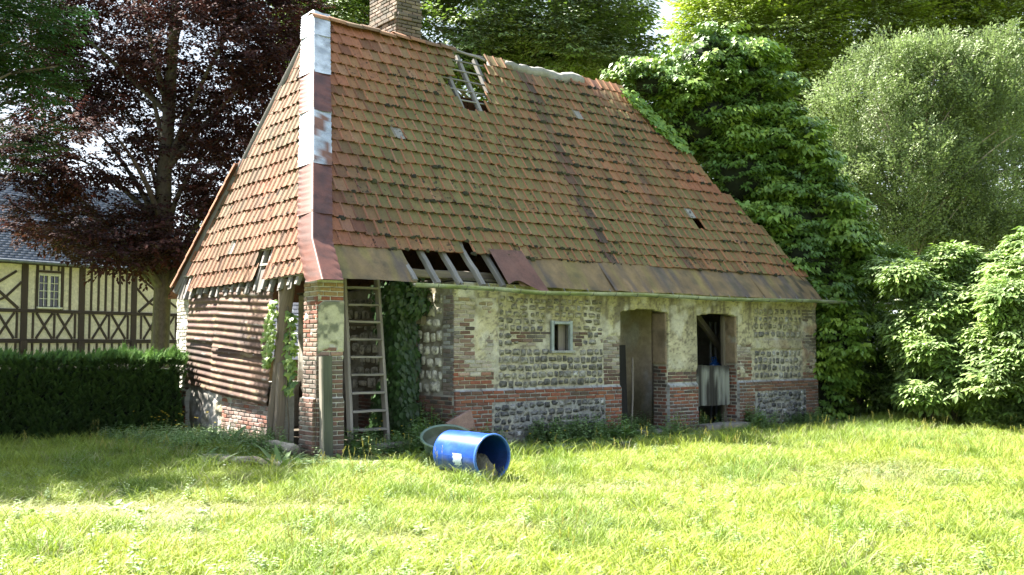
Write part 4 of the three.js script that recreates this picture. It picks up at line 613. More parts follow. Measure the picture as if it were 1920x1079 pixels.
{ // inside the two doorways
  const r = mul(55); let mb = new MB(); bar(mb, L3(6.52, 0, -0.62), L3(6.50, 1.62, -0.66), 0.36, 0.03, [0.03, 0.028, 0.025], { rng: r, seg: 3, up: [WZ.x, 0, WZ.z] }); tag(mb.build('dark_board', M.wood), 'dark board standing just inside the taller open doorway', 'board');
  mb = new MB(); tube(mb, [V(...L3(6.44, 0.0, -0.26)), V(...L3(6.60, 0.7, -0.38)), V(...L3(6.72, 1.38, -0.5))], [0.018, 0.018, 0.018], 8, [0.3, 0.26, 0.22]); tag(mb.build('tool_handle', M.wood), 'long wooden tool handle leaning inside the open doorway', 'handle');
  mb = new MB(); bar(mb, [9.045, 0.02, -0.3], [9.045, 2.2, -0.3], 0.07, 0.09, [0.2, 0.17, 0.13], { rng: r, seg: 6, wob: 0.008 }); mb.build('door_post', M.wood, barn);
  mb = new MB(); bar(mb, [8.5, 2.45, -0.75], [9.55, 1.5, -0.75], 0.1, 0.12, [0.1, 0.085, 0.065], { rng: r, seg: 6, wob: 0.01 }); mb.build('brace', M.wood, barn);
  for (const [x, l] of [[9.46, 'left'], [9.62, 'right']]) { mb = new MB(); tube(mb, [V(...L3(x, 0, -1.0)), V(...L3(x, 2.1, -1.0))], [0.024, 0.024], 10, [0.16, 0.17, 0.18]); tag(mb.build('pale_pipe', M.paint), l === 'left' ? 'pale upright pipe in the dark room, nearer the middle of the half door opening' : 'pale upright pipe in the dark room, nearer the door post', 'pipe'); }
  const can = thing('blue_can', 'small blue plastic can standing behind the half door', 'can', L3(9.42, 1.0, -0.85), TH); mb = new MB(); const prof = [[0, 0.09], [0.02, 0.1], [0.22, 0.1], [0.27, 0.06], [0.28, 0.03], [0.34, 0.03], [0.34, 0]]; const K = 14; for (const [h, q] of prof) for (let k = 0; k <= K; k++) { const a = k / K * 2 * PI; mb.v(cos(a) * q * 1.3, h, sin(a) * q, [0.02, 0.12, 0.42], a, h); } for (let j = 0; j < prof.length - 1; j++) for (let k = 0; k < K; k++) { const q = j * (K + 1) + k; mb.quad(q, q + K + 1, q + K + 2, q + 1); } mb.build('body', M.plastic, can); mb = new MB(); tube(mb, [V(-0.06, 0.25, 0), V(-0.1, 0.36, 0), V(0.02, 0.38, 0), V(0.05, 0.3, 0)], [0.015, 0.015, 0.015, 0.015], 7, [0.02, 0.12, 0.42]); mb.build('handle', M.plastic, can);
  mb = new MB(); bar(mb, L3(8.6, 0.97, -0.9), L3(10.2, 0.97, -0.9), 0.4, 0.05, [0.1, 0.085, 0.065], { rng: r }); tag(mb.build('plank_shelf', M.wood), 'dark plank shelf behind the half door holding the blue can', 'shelf');
}
// ───────────────────────── the timber-framed house behind ─────────────────────────
{
  const th = Math.atan2(0.81208, 0.58354), h = thing('timber_framed_house', 'cream timber-framed house with a slate roof behind the hedge', 'house', [-15.87, 0, -34], th), r = mul(61);
  const TB = [0.065, 0.047, 0.038], z = 0.015, X0 = -6, X1 = 5.35;      // local x along the front, z outward
  let mb = new MB(); const holes = [[-0.40, 0.42, 2.92, 4.06]];
  mb = wallSheet(F.face(0), X0, X1, -0.1, 4.5, 0.1, () => 0, (a, b) => scl([0.72, 0.67, 0.53], 0.92 + 0.14 * fbm(a * 3, b * 3, 5, 3)), (a, b) => a > -0.4 && a < 0.4 && b > 2.9 && b < 4.05, 0.12); solidBox(mb, X0, X1, -0.1, 4.5, -6, -0.4, [0.3, 0.26, 0.16]);
  mb.build('wall', M.wall, h);
  const beam = (x0, y0, x1, y1, w, lift = 0) => bar(new MB(), [x0, y0, z + lift], [x1, y1, z + lift], w, 0.05, tone(TB, r, 0.25), { rng: r, up: [0, 0, 1], seg: 2 }).build('timber', M.wood, h);
  const posts = []; for (let x = -0.84 - 2.06 * 2; x < X1; x += 2.06) posts.push(x);
  for (const x of posts) { beam(x, -0.1, x, 4.45, 0.22, 0.012); bar(new MB(), [x - 0.02, 1.45, 0.07], [x - 0.02, 1.78, 0.07], 0.24, 0.14, TB, { rng: r, up: [0, 0, 1] }).build('corbel', M.wood, h); }
  beam(X0, 2.785, X1, 2.785, 0.115, 0.02); beam(X0, 1.775, X1, 1.775, 0.135, 0.024); beam(X0, 4.40, X1, 4.40, 0.12, 0.006);
  posts.forEach((x, k) => {
    const a = x + 0.11, b = x + 1.95, kind = ['diag', 'diag', 'win', 'studs', 'diag2', ''][k]; if (!kind || b > X1 + 0.3) return;
    const w = b - a;
    if (kind === 'win') { beam(a + 0.32, 2.85, a + 0.32, 4.36, 0.09); beam(b - 0.62, 2.85, b - 0.62, 4.36, 0.1); beam(b - 0.33, 2.85, b - 0.33, 4.36, 0.08); beam(a + 0.36, 4.14, b - 0.67, 4.14, 0.08, -0.004); for (let q = 0; q < 3; q++) beam(a + 0.55 + q * 0.26, 4.19, a + 0.55 + q * 0.26, 4.36, 0.06, -0.004); }
    else if (kind === 'studs') for (let q = 0; q < 6; q++) { const x2 = a + (q + 0.9) * w / 6.6; beam(x2, 2.85, x2, 4.36, 0.075); }
    else { const s = kind === 'diag' ? 1 : -1, X = (q) => s > 0 ? a + q * w : b - q * w; beam(X(0.02), 4.3, X(0.95), 2.86, 0.09, 0.004); for (const q of [0.25, 0.5, 0.75]) { beam(X(0.02 + q * 0.93), 4.3 - q * 1.44, X(min(1, 0.02 + q * 0.93 + 0.42)), 4.3 - q * 1.44 + 0.52, 0.075); beam(X(0.02 + q * 0.93), 4.3 - q * 1.44, X(max(0.0, 0.02 + q * 0.93 - 0.42)), 4.3 - q * 1.44 - 0.5 < 2.85 ? 2.86 : 4.3 - q * 1.44 - 0.5, 0.07); } }
    for (const [u0, u1] of [[0.16, 0.5], [0.56, 0.9]]) { beam(a + u0 * w + 0.03, 1.86, a + u1 * w - 0.03, 2.72, 0.075, -0.004); beam(a + u0 * w + 0.03, 2.72, a + u1 * w - 0.03, 1.86, 0.075, 0.002); }
    for (const u of [0.12, 0.53, 0.94]) beam(a + u * w - 0.01, 1.86, a + u * w - 0.01, 2.72, 0.07);
    for (let q = 0; q < 6; q++) { const x2 = a + (q + 0.7) * w / 6.2; beam(x2, 0, x2, 1.70, 0.07); }
  });
  // casement window
  mb = new MB(); const fr = [0.68, 0.69, 0.56], zz = 0.0; for (const x of [-0.37, 0.39]) bar(mb, [x, 2.9, zz], [x, 4.06, zz], 0.06, 0.07, fr, { up: [0, 0, 1] }); bar(mb, [-0.34, 4.03, zz + 0.002], [0.36, 4.03, zz + 0.002], 0.06, 0.07, fr, { up: [0, 0, 1] }); bar(mb, [0.01, 2.95, zz + 0.012], [0.01, 4.0, zz + 0.012], 0.09, 0.06, fr, { up: [0, 0, 1] });
  const wn = mb.build('window', M.paint, h); bar(new MB(), [-0.43, 2.9, 0.07], [0.46, 2.9, 0.07], 0.12, 0.06, fr, {}).build('sill', M.paint, wn);
  mb = new MB(); for (const cx of [-0.17, 0.2]) { bar(mb, [cx, 2.95, zz + 0.006], [cx, 4.0, zz + 0.006], 0.022, 0.03, fr, { up: [0, 0, 1] }); for (let q = 1; q < 4; q++) bar(mb, [cx - 0.15, 2.95 + q * 0.265, zz + 0.008], [cx + 0.15, 2.95 + q * 0.265, zz + 0.008], 0.022, 0.028, fr, { up: [0, 0, 1] }); } mb.build('glazing_bars', M.paint, wn);
  for (const cx of [-0.17, 0.2]) for (const s of [-1, 1]) for (let q = 0; q < 4; q++) { const g = new THREE.PlaneGeometry(0.15, 0.25); const m = put('pane', g, M.glass, wn); m.position.set(cx + s * 0.08, 3.08 + q * 0.265, -0.015); }
  mb = new MB(); solidBox(mb, -0.5, 0.5, 2.85, 4.1, -0.39, -0.35, [0.02, 0.02, 0.02]); mb.build('dark_room', M.dark, wn);
  // slates in courses, gutter, downpipe
  mb = new MB(); const rise = 3.3, run = 2.9, sl = hypot(rise, run), nrow = 36, ry = rise / sl, rz = run / sl;
  for (let k = 0; k < nrow; k++) { const t0 = k / nrow * sl, t1 = t0 + sl / nrow + 0.02; for (let x = X0 - 0.4 + (k % 2) * 0.13; x < X1 + 0.35; x += 0.26) { const c = tone([0.10, 0.115, 0.15], r, 0.4), P = (x2, t, n) => mb.v(x2, 4.42 + ry * t + rz * n, 0.38 - rz * t + ry * n, c, x2, t); const b = [P(x, t0, 0.022), P(x + 0.253, t0, 0.022), P(x + 0.253, t1, 0.006), P(x, t1, 0.006)]; mb.quad(...b); const e = [P(x, t0, 0.0), P(x + 0.253, t0, 0.0)]; mb.quad(e[0], e[1], b[1], b[0]); } }
  const rf = new MB(); for (const [n] of [[-0.01]]) { const q = [[X0 - 0.4, 0], [X1 + 0.35, 0], [X1 + 0.35, sl], [X0 - 0.4, sl]].map(([x, t]) => rf.v(x, 4.42 + ry * t + rz * n, 0.38 - rz * t, [0.05, 0.05, 0.06], x, t)); rf.quad(...q); const q2 = [[X0 - 0.4, 0], [X1 + 0.35, 0], [X1 + 0.35, sl], [X0 - 0.4, sl]].map(([x, t]) => rf.v(x, 4.42 + ry * t, -2 * run + 0.38 + rz * t, [0.05, 0.05, 0.06], x, t)); rf.quad(q2[1], q2[0], q2[3], q2[2]); }
  const roofH = rf.build('roof', M.paint, h); mb.build('slate', M.paint, roofH, 'stuff');
  mb = new MB(); tube(mb, [V(X0 - 0.4, 4.4, 0.42), V(X1 + 0.35, 4.4, 0.42)], [0.06, 0.06], 10, [0.13, 0.15, 0.17]); mb.build('gutter', M.metal, h);
  mb = new MB(); tube(mb, [V(X1 - 0.02, 4.35, 0.36), V(X1 - 0.02, 4.2, 0.12), V(X1 - 0.02, 0, 0.12)], [0.045, 0.045, 0.045], 10, [0.2, 0.25, 0.31]); mb.build('downpipe', M.metal, h);
}
{ // low slate-roofed shed seen through the open bay
  const s = thing('slate_shed', 'low slate-roofed shed glimpsed between timber post and brick pier', 'shed', [-6.6, 0, -30], 0.3), mb = new MB(); solidBox(mb, -2.2, 2.2, 0, 1.3, -3, 0, [0.16, 0.1, 0.07]); mb.build('wall', M.wall, s);
  const r = mul(63), rf = new MB(); for (let k = 0; k < 14; k++) for (let x = -2.4 + (k % 2) * 0.13; x < 2.4; x += 0.26) { const c = tone([0.12, 0.135, 0.18], r, 0.4), y0 = 1.2 + k * 0.13, b = rf.n; rf.v(x, y0, 0.25 - k * 0.1 + 0.02, c); rf.v(x + 0.25, y0, 0.25 - k * 0.1 + 0.02, c); rf.v(x + 0.25, y0 + 0.14, 0.15 - k * 0.1, c); rf.v(x, y0 + 0.14, 0.15 - k * 0.1, c); rf.quad(b, b + 1, b + 2, b + 3); } rf.build('slate', M.paint, s, 'stuff');
}
// ───────────────────────── foliage ─────────────────────────
const Q = new THREE.Quaternion(), Mx = new THREE.Matrix4(), Z3 = V(0, 0, 0);
function frameFrom(pos, dir, up, s) { const x = dir.clone().normalize(), z = x.clone().cross(up).normalize(), y = z.clone().cross(x); return new THREE.Matrix4().makeBasis(x.multiplyScalar(s), y.multiplyScalar(s), z.multiplyScalar(s)).setPosition(pos); }
// a folded leaf: base at o, along d, half width w across
function leaf(mb, o, d, n, L, w, col, fold = 0.3, curl = 0.15, seg = 1) {
  const s = d.clone().cross(n).normalize(), b = mb.n, pr = seg === 1 ? [[0, 0], [0.45, 1], [1, 0]] : [[0, 0.12], [0.22, 0.8], [0.5, 1], [0.78, 0.66], [1, 0.02]];
  for (const [t, k] of pr) { const P = o.clone().addScaledVector(d, L * t).addScaledVector(n, -curl * L * t * t), e = fold * w * k; const c = scl(col, t > 0.9 ? 1.05 : 1); mb.v(P.x, P.y, P.z, scl(c, 0.92)); for (const g of [-1, 1]) mb.v(P.x + s.x * w * k * g + n.x * e, P.y + s.y * w * k * g + n.y * e, P.z + s.z * w * k * g + n.z * e, c); }
  for (let q = 0; q < pr.length - 1; q++) { const a = b + q * 3; if (seg === 1 && q === 0) { mb.tri(a, a + 3, a + 4); mb.tri(a, a + 5, a + 3); } else if (seg === 1) { mb.tri(a, a + 3, a + 1); mb.tri(a, a + 2, a + 3); } else { mb.quad(a, a + 3, a + 4, a + 1); mb.quad(a, a + 2, a + 5, a + 3); } }
}
function spray(sd, o) {                                    // a twig along +x with leaves
  const r = mul(sd), mb = new MB();
  if (o.twig) tube(mb, [V(0, 0, 0), V(o.len, 0, 0)], [o.twig, o.twig * 0.4], 4, [0.5, 0.4, 0.25]);
  for (let k = 0; k < o.n; k++) {
    const t = (k + r() * 0.8) / o.n, side = k % 2 ? 1 : -1, off = V(t * o.len, (r() - 0.5) * o.thick, side * r() * (o.wide || 0) * (1 - t * 0.5));
    const d = V(0.35 + t * 0.5 + r() * 0.3, (r() - 0.5) * o.rand - (o.hang || 0), side * (0.9 - 0.5 * t) + (r() - 0.5) * 0.4).normalize(), n = V((r() - 0.5) * o.rand, 1, (r() - 0.5) * o.rand).normalize();
    leaf(mb, off, d, n, o.ll * (0.7 + r() * 0.5), o.lw * (0.8 + r() * 0.4), scl([1, 1, 1], 0.8 + r() * 0.4), o.fold ?? 0.3, o.curl ?? 0.2, o.seg || 1);
  }
  return mb.geo();
}
function inst(name, geos, mat, items, parent, kind = 'stuff') {
  geos.forEach((g, k) => { const part = items.filter((_, i) => i % geos.length === k); if (!part.length) return; const m = new THREE.InstancedMesh(g, mat, part.length); m.name = parent ? name : numbered(name); m.castShadow = m.receiveShadow = true; const c = new THREE.Color(); part.forEach((e, i) => { m.setMatrixAt(i, e.m); m.setColorAt(i, c.setRGB(...e.c)); }); m.userData.kind = kind; (parent || scene).add(m); });
}
const PX = (px, py, D) => { const p = Math.atan(110 / 1867), a = (px - 960) / 1867, b = (539.5 - py) / 1867, f = D / (cos(p) - b * sin(p)); return V(a * f, 1.6 + (b * cos(p) + sin(p)) * f, -D); };
const blob = (px, py, D, rx, ry, rz) => { const k = D / 1867; return { c: PX(px, py, D), r: V(rx * k, ry * k, rz ?? (rx * k)) }; };
function crown(blobs, n, r, o) {                           // points through the shells of the lobes, in clumps with gaps
  const w = blobs.map((b) => b.r.x * b.r.y + b.r.y * b.r.z + b.r.x * b.r.z), tot = w.reduce((a, b) => a + b, 0), out = []; let guard = 0;
  while (out.length < n && guard++ < n * 6) {
    let u = r() * tot, k = 0; while ((u -= w[k]) > 0 && k < w.length - 1) k++; const b = blobs[k];
    const y = r() * 2 - 1, a = r() * 2 * PI, s = sqrt(1 - y * y), d = V(s * cos(a), y, s * sin(a)), q = pow(lerp(o.in ?? 0.15, 1, r()), 0.5) * (0.92 + 0.3 * (fbm(d.x * 2.2 + k * 3, d.y * 2.2, d.z * 2.2, 2) - 0.4)), p = V(b.c.x + d.x * b.r.x * q, b.c.y + d.y * b.r.y * q, b.c.z + d.z * b.r.z * q);
    if (p.y < (o.floor ?? 0.1) || (o.avoid && o.avoid(p))) continue;
    const cl = fbm(p.x * o.f + 9, p.y * o.f * (o.flat || 1.5), p.z * o.f, 3); if (cl < (o.gap ?? 0.42)) continue;
    const az = r() * 2 * PI, out2 = V(d.x + cos(az) * 0.6, (o.rise ?? 0) + d.y * (o.dy ?? 0.25) + (r() - 0.5) * 0.3, d.z + sin(az) * 0.6), up = V((r() - 0.5) * o.tilt, 1, (r() - 0.5) * o.tilt).addScaledVector(d, o.face ?? 0.25);
    const v = 0.72 + 0.5 * (cl - 0.3) + r() * 0.3, c = mix(o.c0, o.c1, clamp(r() * 0.7 + (cl - 0.45)));
    out.push({ m: frameFrom(p, out2, up, o.s[0] + r() * (o.s[1] - o.s[0])), c: scl(c, v), p });
  }
  return out;
}
function lobes(bl, per, r, lo, hi, dn = 0.3) { const out = []; for (const b of bl) { const n = Math.max(3, Math.round(per * b.r.x * b.r.y * 1.2)); for (let k = 0; k < n; k++) { const y = r() * 2 - 1, a = r() * 2 * PI, s = sqrt(1 - y * y), q = 0.72 + r() * 0.32, g = lo + r() * (hi - lo); out.push({ c: V(b.c.x + s * cos(a) * b.r.x * q, b.c.y + y * b.r.y * q, b.c.z + s * sin(a) * b.r.z * q), r: V(g, g * (0.55 + r() * 0.3), g) }); } } return out; }
function limbs(mb, base, top, R0, blobs, r, col, nb = 14, twig = 0.03) {
  const H = top.y - base.y, P = []; for (let q = 0; q <= 10; q++) P.push(base.clone().lerp(top, q / 10).add(V((fbm(q * 0.5, 1, R0 * 90, 2) - 0.5) * 0.5 * q / 10, 0, (fbm(q * 0.5, 5, R0 * 70, 2) - 0.5) * 0.5 * q / 10)));
  tube(mb, P, P.map((p, q) => R0 * (q === 0 ? 1.35 : 1) * (1 - 0.075 * q)), 12, col, 0.25);
  for (let k = 0; k < nb; k++) { const b = blobs[k % blobs.length], y = r() * 2 - 1, a = r() * 2 * PI, s = sqrt(1 - y * y), e = V(b.c.x + s * cos(a) * b.r.x * 0.8, b.c.y + y * b.r.y * 0.7, b.c.z + s * sin(a) * b.r.z * 0.8); const f = clamp((e.y - base.y) / H * 0.7, 0.25, 0.92), st = P[floor(f * 10)], mid = st.clone().lerp(e, 0.5).add(V((r() - 0.5) * 0.6, 0.3 + r() * 0.5, (r() - 0.5) * 0.6)); const C3 = new THREE.QuadraticBezierCurve3(st, mid, e).getPoints(8); tube(mb, C3, C3.map((p, q) => lerp(R0 * 0.42 * (1 - f * 0.5), twig * 0.5, q / 8)), 7, col, 0.2); }
  return mb;
}
const barkCol = (base, moss) => (p, a) => mix(scl(base, 0.6 + 0.8 * fbm(p.x * 3 + a * 2, p.y * 2.2, p.z * 3, 3)), [0.12, 0.12, 0.03], moss * ss(0.45, 0.7, fbm(a * 2, p.y * 0.9, 3, 3)));
function tree(name, label, cat, base, top, R0, blobs, n, geos, mat, o, group) {
  const t = thing(name, label, cat, [0, 0, 0], 0, group), r = mul(o.seed); t.position.set(base.x, 0, base.z);
  const g = new THREE.Group(); void g; const mb = limbs(new MB(), base, top, R0, blobs, r, barkCol(o.bark || [0.1, 0.085, 0.065], o.moss ?? 0.5), o.nb || 16, 0.03), tr = mb.build('trunk', M.bark, t); tr.position.set(-base.x, 0, -base.z);
  const items = crown(blobs, n, r, o), off = new THREE.Matrix4().makeTranslation(-base.x, 0, -base.z); items.forEach((e) => e.m.premultiply(off)); inst('crown', geos, mat, items, t); return t;
}
const beechG = [1, 2, 3].map((s) => spray(s, { n: 20, len: 0.62, ll: 0.105, lw: 0.032, thick: 0.05, rand: 0.5, wide: 0.22, hang: 0.05, twig: 0.006 }));
const copperG = [4, 5, 6].map((s) => spray(s, { n: 18, len: 0.5, ll: 0.1, lw: 0.034, thick: 0.06, rand: 0.9, wide: 0.18, hang: 0.15, twig: 0.005 }));
const mapleG = [7, 8, 9].map((s) => spray(s, { n: 26, len: 0.5, ll: 0.085, lw: 0.026, thick: 0.03, rand: 0.35, wide: 0.2, hang: 0.02, twig: 0.004 }));
// copper beech behind the hedge
tree('copper_beech', 'tall copper beech with dark purple leaves standing behind the hedge', 'tree', V(-8.84, 0, -25), V(-8.7, 15, -25.2), 0.245, [[130, 420, 25, 100, 55], [220, 445, 24, 100, 60], [330, 400, 26, 80, 80], [425, 330, 25, 70, 110], [150, 280, 24, 130, 90], [300, 230, 26, 150, 110], [450, 190, 25, 120, 120], [520, 100, 25, 90, 90], [380, 90, 24, 160, 100], [190, 110, 26, 130, 110], [490, 20, 26, 110, 90], [250, -70, 25, 230, 120], [440, -80, 25, 150, 120], [70, 345, 24.5, 60, 40], [110, 200, 25.5, 60, 50], [60, 280, 25, 60, 35], [235, 490, 24, 45, 22], [60, 60, 26, 110, 120], [385, 440, 25, 60, 60], [345, 470, 24.5, 55, 35]].map((b) => blob(...b, 1.9)), 7400, copperG, M.purple, { seed: 71, f: 0.75, gap: 0.43, tilt: 0.9, s: [0.8, 1.25], c0: [0.030, 0.013, 0.017], c1: [0.085, 0.03, 0.019], in: 0.05, bark: [0.12, 0.105, 0.08], moss: 0.8, nb: 26 });
// green tree standing left of the frame, its lowest branches reach into view and shade the grass
tree('green_maple', 'green layered tree at the meadow edge, its branches hanging before the copper beech', 'tree', V(-12.6, 0, -17.4), V(-12.4, 11, -16.8), 0.3, [...[[10, 60, 16.5, 90, 80], [60, 30, 16.8, 70, 60], [40, 160, 16.4, 90, 45], [0, 240, 16.5, 110, 45], [70, 150, 16.6, 50, 25], [0, 300, 16.6, 60, 20], [15, 225, 16.5, 75, 30], [60, 110, 16.5, 60, 35], [0, 270, 16.3, 60, 25]].map((b) => blob(...b, 0.8)), { c: V(-11.8, 6.6, -16.4), r: V(3.1, 2.8, 3.2) }, { c: V(-9.7, 7.7, -17.2), r: V(1.5, 1.4, 1.6) }, { c: V(-9.7, 8.1, -15.3), r: V(1.5, 1.3, 1.6) }, { c: V(-11.2, 8.4, -14.8), r: V(1.6, 1.4, 1.6) }, { c: V(-13.2, 7.6, -16.2), r: V(2.8, 3.0, 2.8) }, { c: V(-13.2, 9.4, -17.4), r: V(2.2, 2.4, 2.4) }, { c: V(-12.6, 5.4, -18.6), r: V(2.4, 1.6, 2.2) }], 7000, mapleG, M.needle, { seed: 72, f: 0.8, gap: 0.39, tilt: 0.35, s: [0.75, 1.1], c0: [0.025, 0.075, 0.02], c1: [0.045, 0.115, 0.028], in: 0.2, face: 0.05 });
// woods behind
const T3 = [[640, 20, 34, 100, 70], [740, -40, 35, 120, 80], [860, 60, 33, 140, 90], [1000, 40, 34, 130, 90], [1080, 85, 33, 110, 60], [950, 110, 35, 150, 60], [1165, 105, 33, 55, 35], [1140, 20, 34, 60, 50], [900, -90, 34, 260, 90], [600, 100, 36, 60, 60], [700, 120, 36, 80, 80], [870, 170, 36, 110, 70], [620, 60, 33, 70, 50]];
tree('green_beech', 'broad green beech whose crown rises behind the chimney', 'tree', V(1.8, 0, -34), V(1.5, 17, -34), 0.36, T3.map((b) => blob(...b, 2.4)), 6200, beechG, M.leaf, { seed: 73, f: 0.5, gap: 0.38, tilt: 0.5, s: [1.2, 2.0], c0: [0.12, 0.21, 0.03], c1: [0.25, 0.36, 0.05], in: 0.1, bark: [0.16, 0.14, 0.1] });
const T4 = [[1350, 50, 36, 80, 80], [1470, 70, 36, 120, 100], [1430, 190, 36, 90, 100], [1600, 60, 37, 150, 90], [1740, 20, 38, 150, 90], [1880, 60, 37, 120, 100], [1580, 180, 36, 120, 80], [1700, -70, 37, 320, 90], [1900, 170, 37, 80, 80], [1330, 160, 37, 60, 80], [1500, -40, 36, 180, 70]];
tree('lime_green_tree', 'tall yellow-green tree with sunlit crown behind ivy and pale shrub', 'tree', V(11.5, 0, -37), V(11.8, 18, -37), 0.4, T4.map((b) => blob(...b, 2.6)), 7800, beechG, M.leaf, { seed: 74, f: 0.45, gap: 0.36, tilt: 0.5, s: [1.3, 2.1], c0: [0.22, 0.33, 0.03], c1: [0.42, 0.52, 0.05], in: 0.1, bark: [0.1, 0.085, 0.06] });
{ // mass of woodland far behind, only its shade shows between the rest
  const r = mul(75), bl = []; for (let k = 0; k < 22; k++) bl.push(blob(470 + k * 78, 560 - 90 * r(), 52, 120, 130 + 60 * r(), 3)); for (let k = 0; k < 12; k++) bl.push(blob(1230 + k * 68, 330 - 70 * r(), 50, 110, 130, 3)); for (let k = 0; k < 8; k++) bl.push(blob(620 + k * 75, 330, 50, 100, 150, 3));
  const items = crown(bl, 6800, r, { f: 0.3, gap: 0.25, tilt: 0.6, s: [2.2, 3.4], c0: [0.05, 0.10, 0.018], c1: [0.10, 0.16, 0.026], in: 0.1 }); inst('far_woods', beechG, M.leaf, items, null);
}
// ivy over the right end of the roof
const ivyLeafG = [0, 1, 2].map((k) => { const mb = new MB(), r = mul(90 + k), pts = [[0, 0], [-0.42, 0.1], [-0.5, 0.42], [-0.22, 0.5], [0, 1], [0.22, 0.5], [0.5, 0.42], [0.42, 0.1]]; const c = mb.v(0.4, 0.05, 0, [0.9, 0.9, 0.9]); for (const [s, t] of pts) mb.v(t, -0.12 * t * t - 0.1 * abs(s) + (r() - 0.5) * 0.05, s, [1, 1, 1]); for (let i = 0; i < 8; i++) mb.tri(c, 1 + i, 1 + (i + 1) % 8); return mb.geo(); });
const ivyG = [11, 12, 13].map((s) => spray(s, { n: 16, len: 0.34, ll: 0.13, lw: 0.042, thick: 0.1, rand: 0.7, wide: 0.13, hang: 0.55, seg: 1, curl: 0.25, fold: 0.2 }));
{
  const t = thing('roof_ivy', 'great mass of ivy swallowing the right end of the tiled roof', 'ivy', [0, 0, 0]), r = mul(81);
  const bl = [[1330, 110, 23.0, 85, 62], [1235, 160, 22.6, 85, 40], [1400, 170, 23.2, 65, 80], [1310, 225, 22.9, 100, 75], [1440, 280, 22.9, 85, 75], [1390, 330, 22.7, 85, 80], [1500, 345, 22.9, 70, 75], [1470, 420, 22.5, 90, 70], [1540, 400, 22.6, 55, 80], [1545, 480, 22.4, 58, 80], [1560, 560, 22.2, 48, 80], [1565, 640, 22.0, 42, 90], [1552, 730, 21.9, 34, 80], [1500, 480, 22.2, 60, 60]].map((b) => blob(...b, 0.75));
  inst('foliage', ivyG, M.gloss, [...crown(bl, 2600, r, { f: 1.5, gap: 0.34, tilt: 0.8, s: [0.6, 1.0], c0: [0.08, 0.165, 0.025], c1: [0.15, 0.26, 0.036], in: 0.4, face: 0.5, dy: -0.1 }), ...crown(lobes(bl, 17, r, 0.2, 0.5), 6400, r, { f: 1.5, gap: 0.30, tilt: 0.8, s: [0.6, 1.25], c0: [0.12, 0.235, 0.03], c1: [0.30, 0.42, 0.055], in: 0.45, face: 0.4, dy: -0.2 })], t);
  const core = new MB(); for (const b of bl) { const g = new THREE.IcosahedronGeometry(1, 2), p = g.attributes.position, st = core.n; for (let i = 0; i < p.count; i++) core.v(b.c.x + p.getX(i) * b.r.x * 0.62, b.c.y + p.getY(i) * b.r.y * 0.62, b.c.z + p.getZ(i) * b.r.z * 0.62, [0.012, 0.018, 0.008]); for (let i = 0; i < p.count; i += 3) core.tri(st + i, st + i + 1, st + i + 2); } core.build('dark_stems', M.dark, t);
  // flat young ivy creeping onto the tiles
  const it = []; for (let k = 0; k < 900; k++) { const q = pow(r(), 0.8), y = lerp(2.9, 7.2, r()), xe = lerp(11.6, RX1 + 0.1, (y - 3) / 4.36), x = xe - 0.18 + r() * 0.5 - (y < 4.4 ? r() * r() * 0.7 : 0), t2 = (y - KY) / dS[1]; if (fbm(y * 1.3, 3, 7, 2) + (y < 4 ? 0.08 : 0) < 0.42 + 0.2 * r()) continue; const P = roofPt(x, t2, 0.07 + r() * 0.09), p = W(...P), dn = W(0, -dS[1], -dS[2]).sub(P0), nn = W(0, nS[1], nS[2]).sub(P0); it.push({ m: frameFrom(p, dn.add(V(r() - 0.5, r() * 0.3, r() - 0.5)), nn.add(V(r() - 0.5, r() - 0.5, r() - 0.5).multiplyScalar(0.8)), 0.09 + r() * 0.08), c: scl(mix([0.11, 0.23, 0.034], [0.24, 0.36, 0.05], r()), 0.8 + r() * 0.4) }); }
  inst('creeping_shoots', ivyLeafG, M.gloss, it, t);
}
// pale shrub with fine upright twigs
const willowG = [15, 16, 17].map((s) => spray(s, { n: 22, len: 0.5, ll: 0.085, lw: 0.025, thick: 0.12, rand: 1.4, wide: 0.12, hang: -0.05, twig: 0.006 }));
tree('pale_willow', 'tall pale grey-green shrub of fine twigs between ivy and tree', 'shrub', PX(1700, 620, 28).setY(0), PX(1720, 330, 28), 0.12, [[1620, 230, 28, 105, 110], [1750, 175, 28, 110, 90], [1860, 220, 27.5, 110, 120], [1700, 330, 27.5, 130, 100], [1850, 370, 28, 110, 100], [1585, 340, 28, 60, 80], [1660, 130, 28.5, 55, 45], [1760, 110, 28, 60, 40], [1860, 110, 28, 60, 40], [1660, 440, 28.3, 120, 60], [1830, 450, 28.3, 120, 50]].map((b) => blob(...b, 1.5)), 6400, willowG, M.leaf, { seed: 76, f: 1.0, gap: 0.40, tilt: 1.4, s: [0.7, 1.3], c0: [0.19, 0.27, 0.085], c1: [0.32, 0.41, 0.165], in: 0.02, rise: 0.7, face: 0.5, bark: [0.42, 0.36, 0.27], moss: 0.15, nb: 60 });
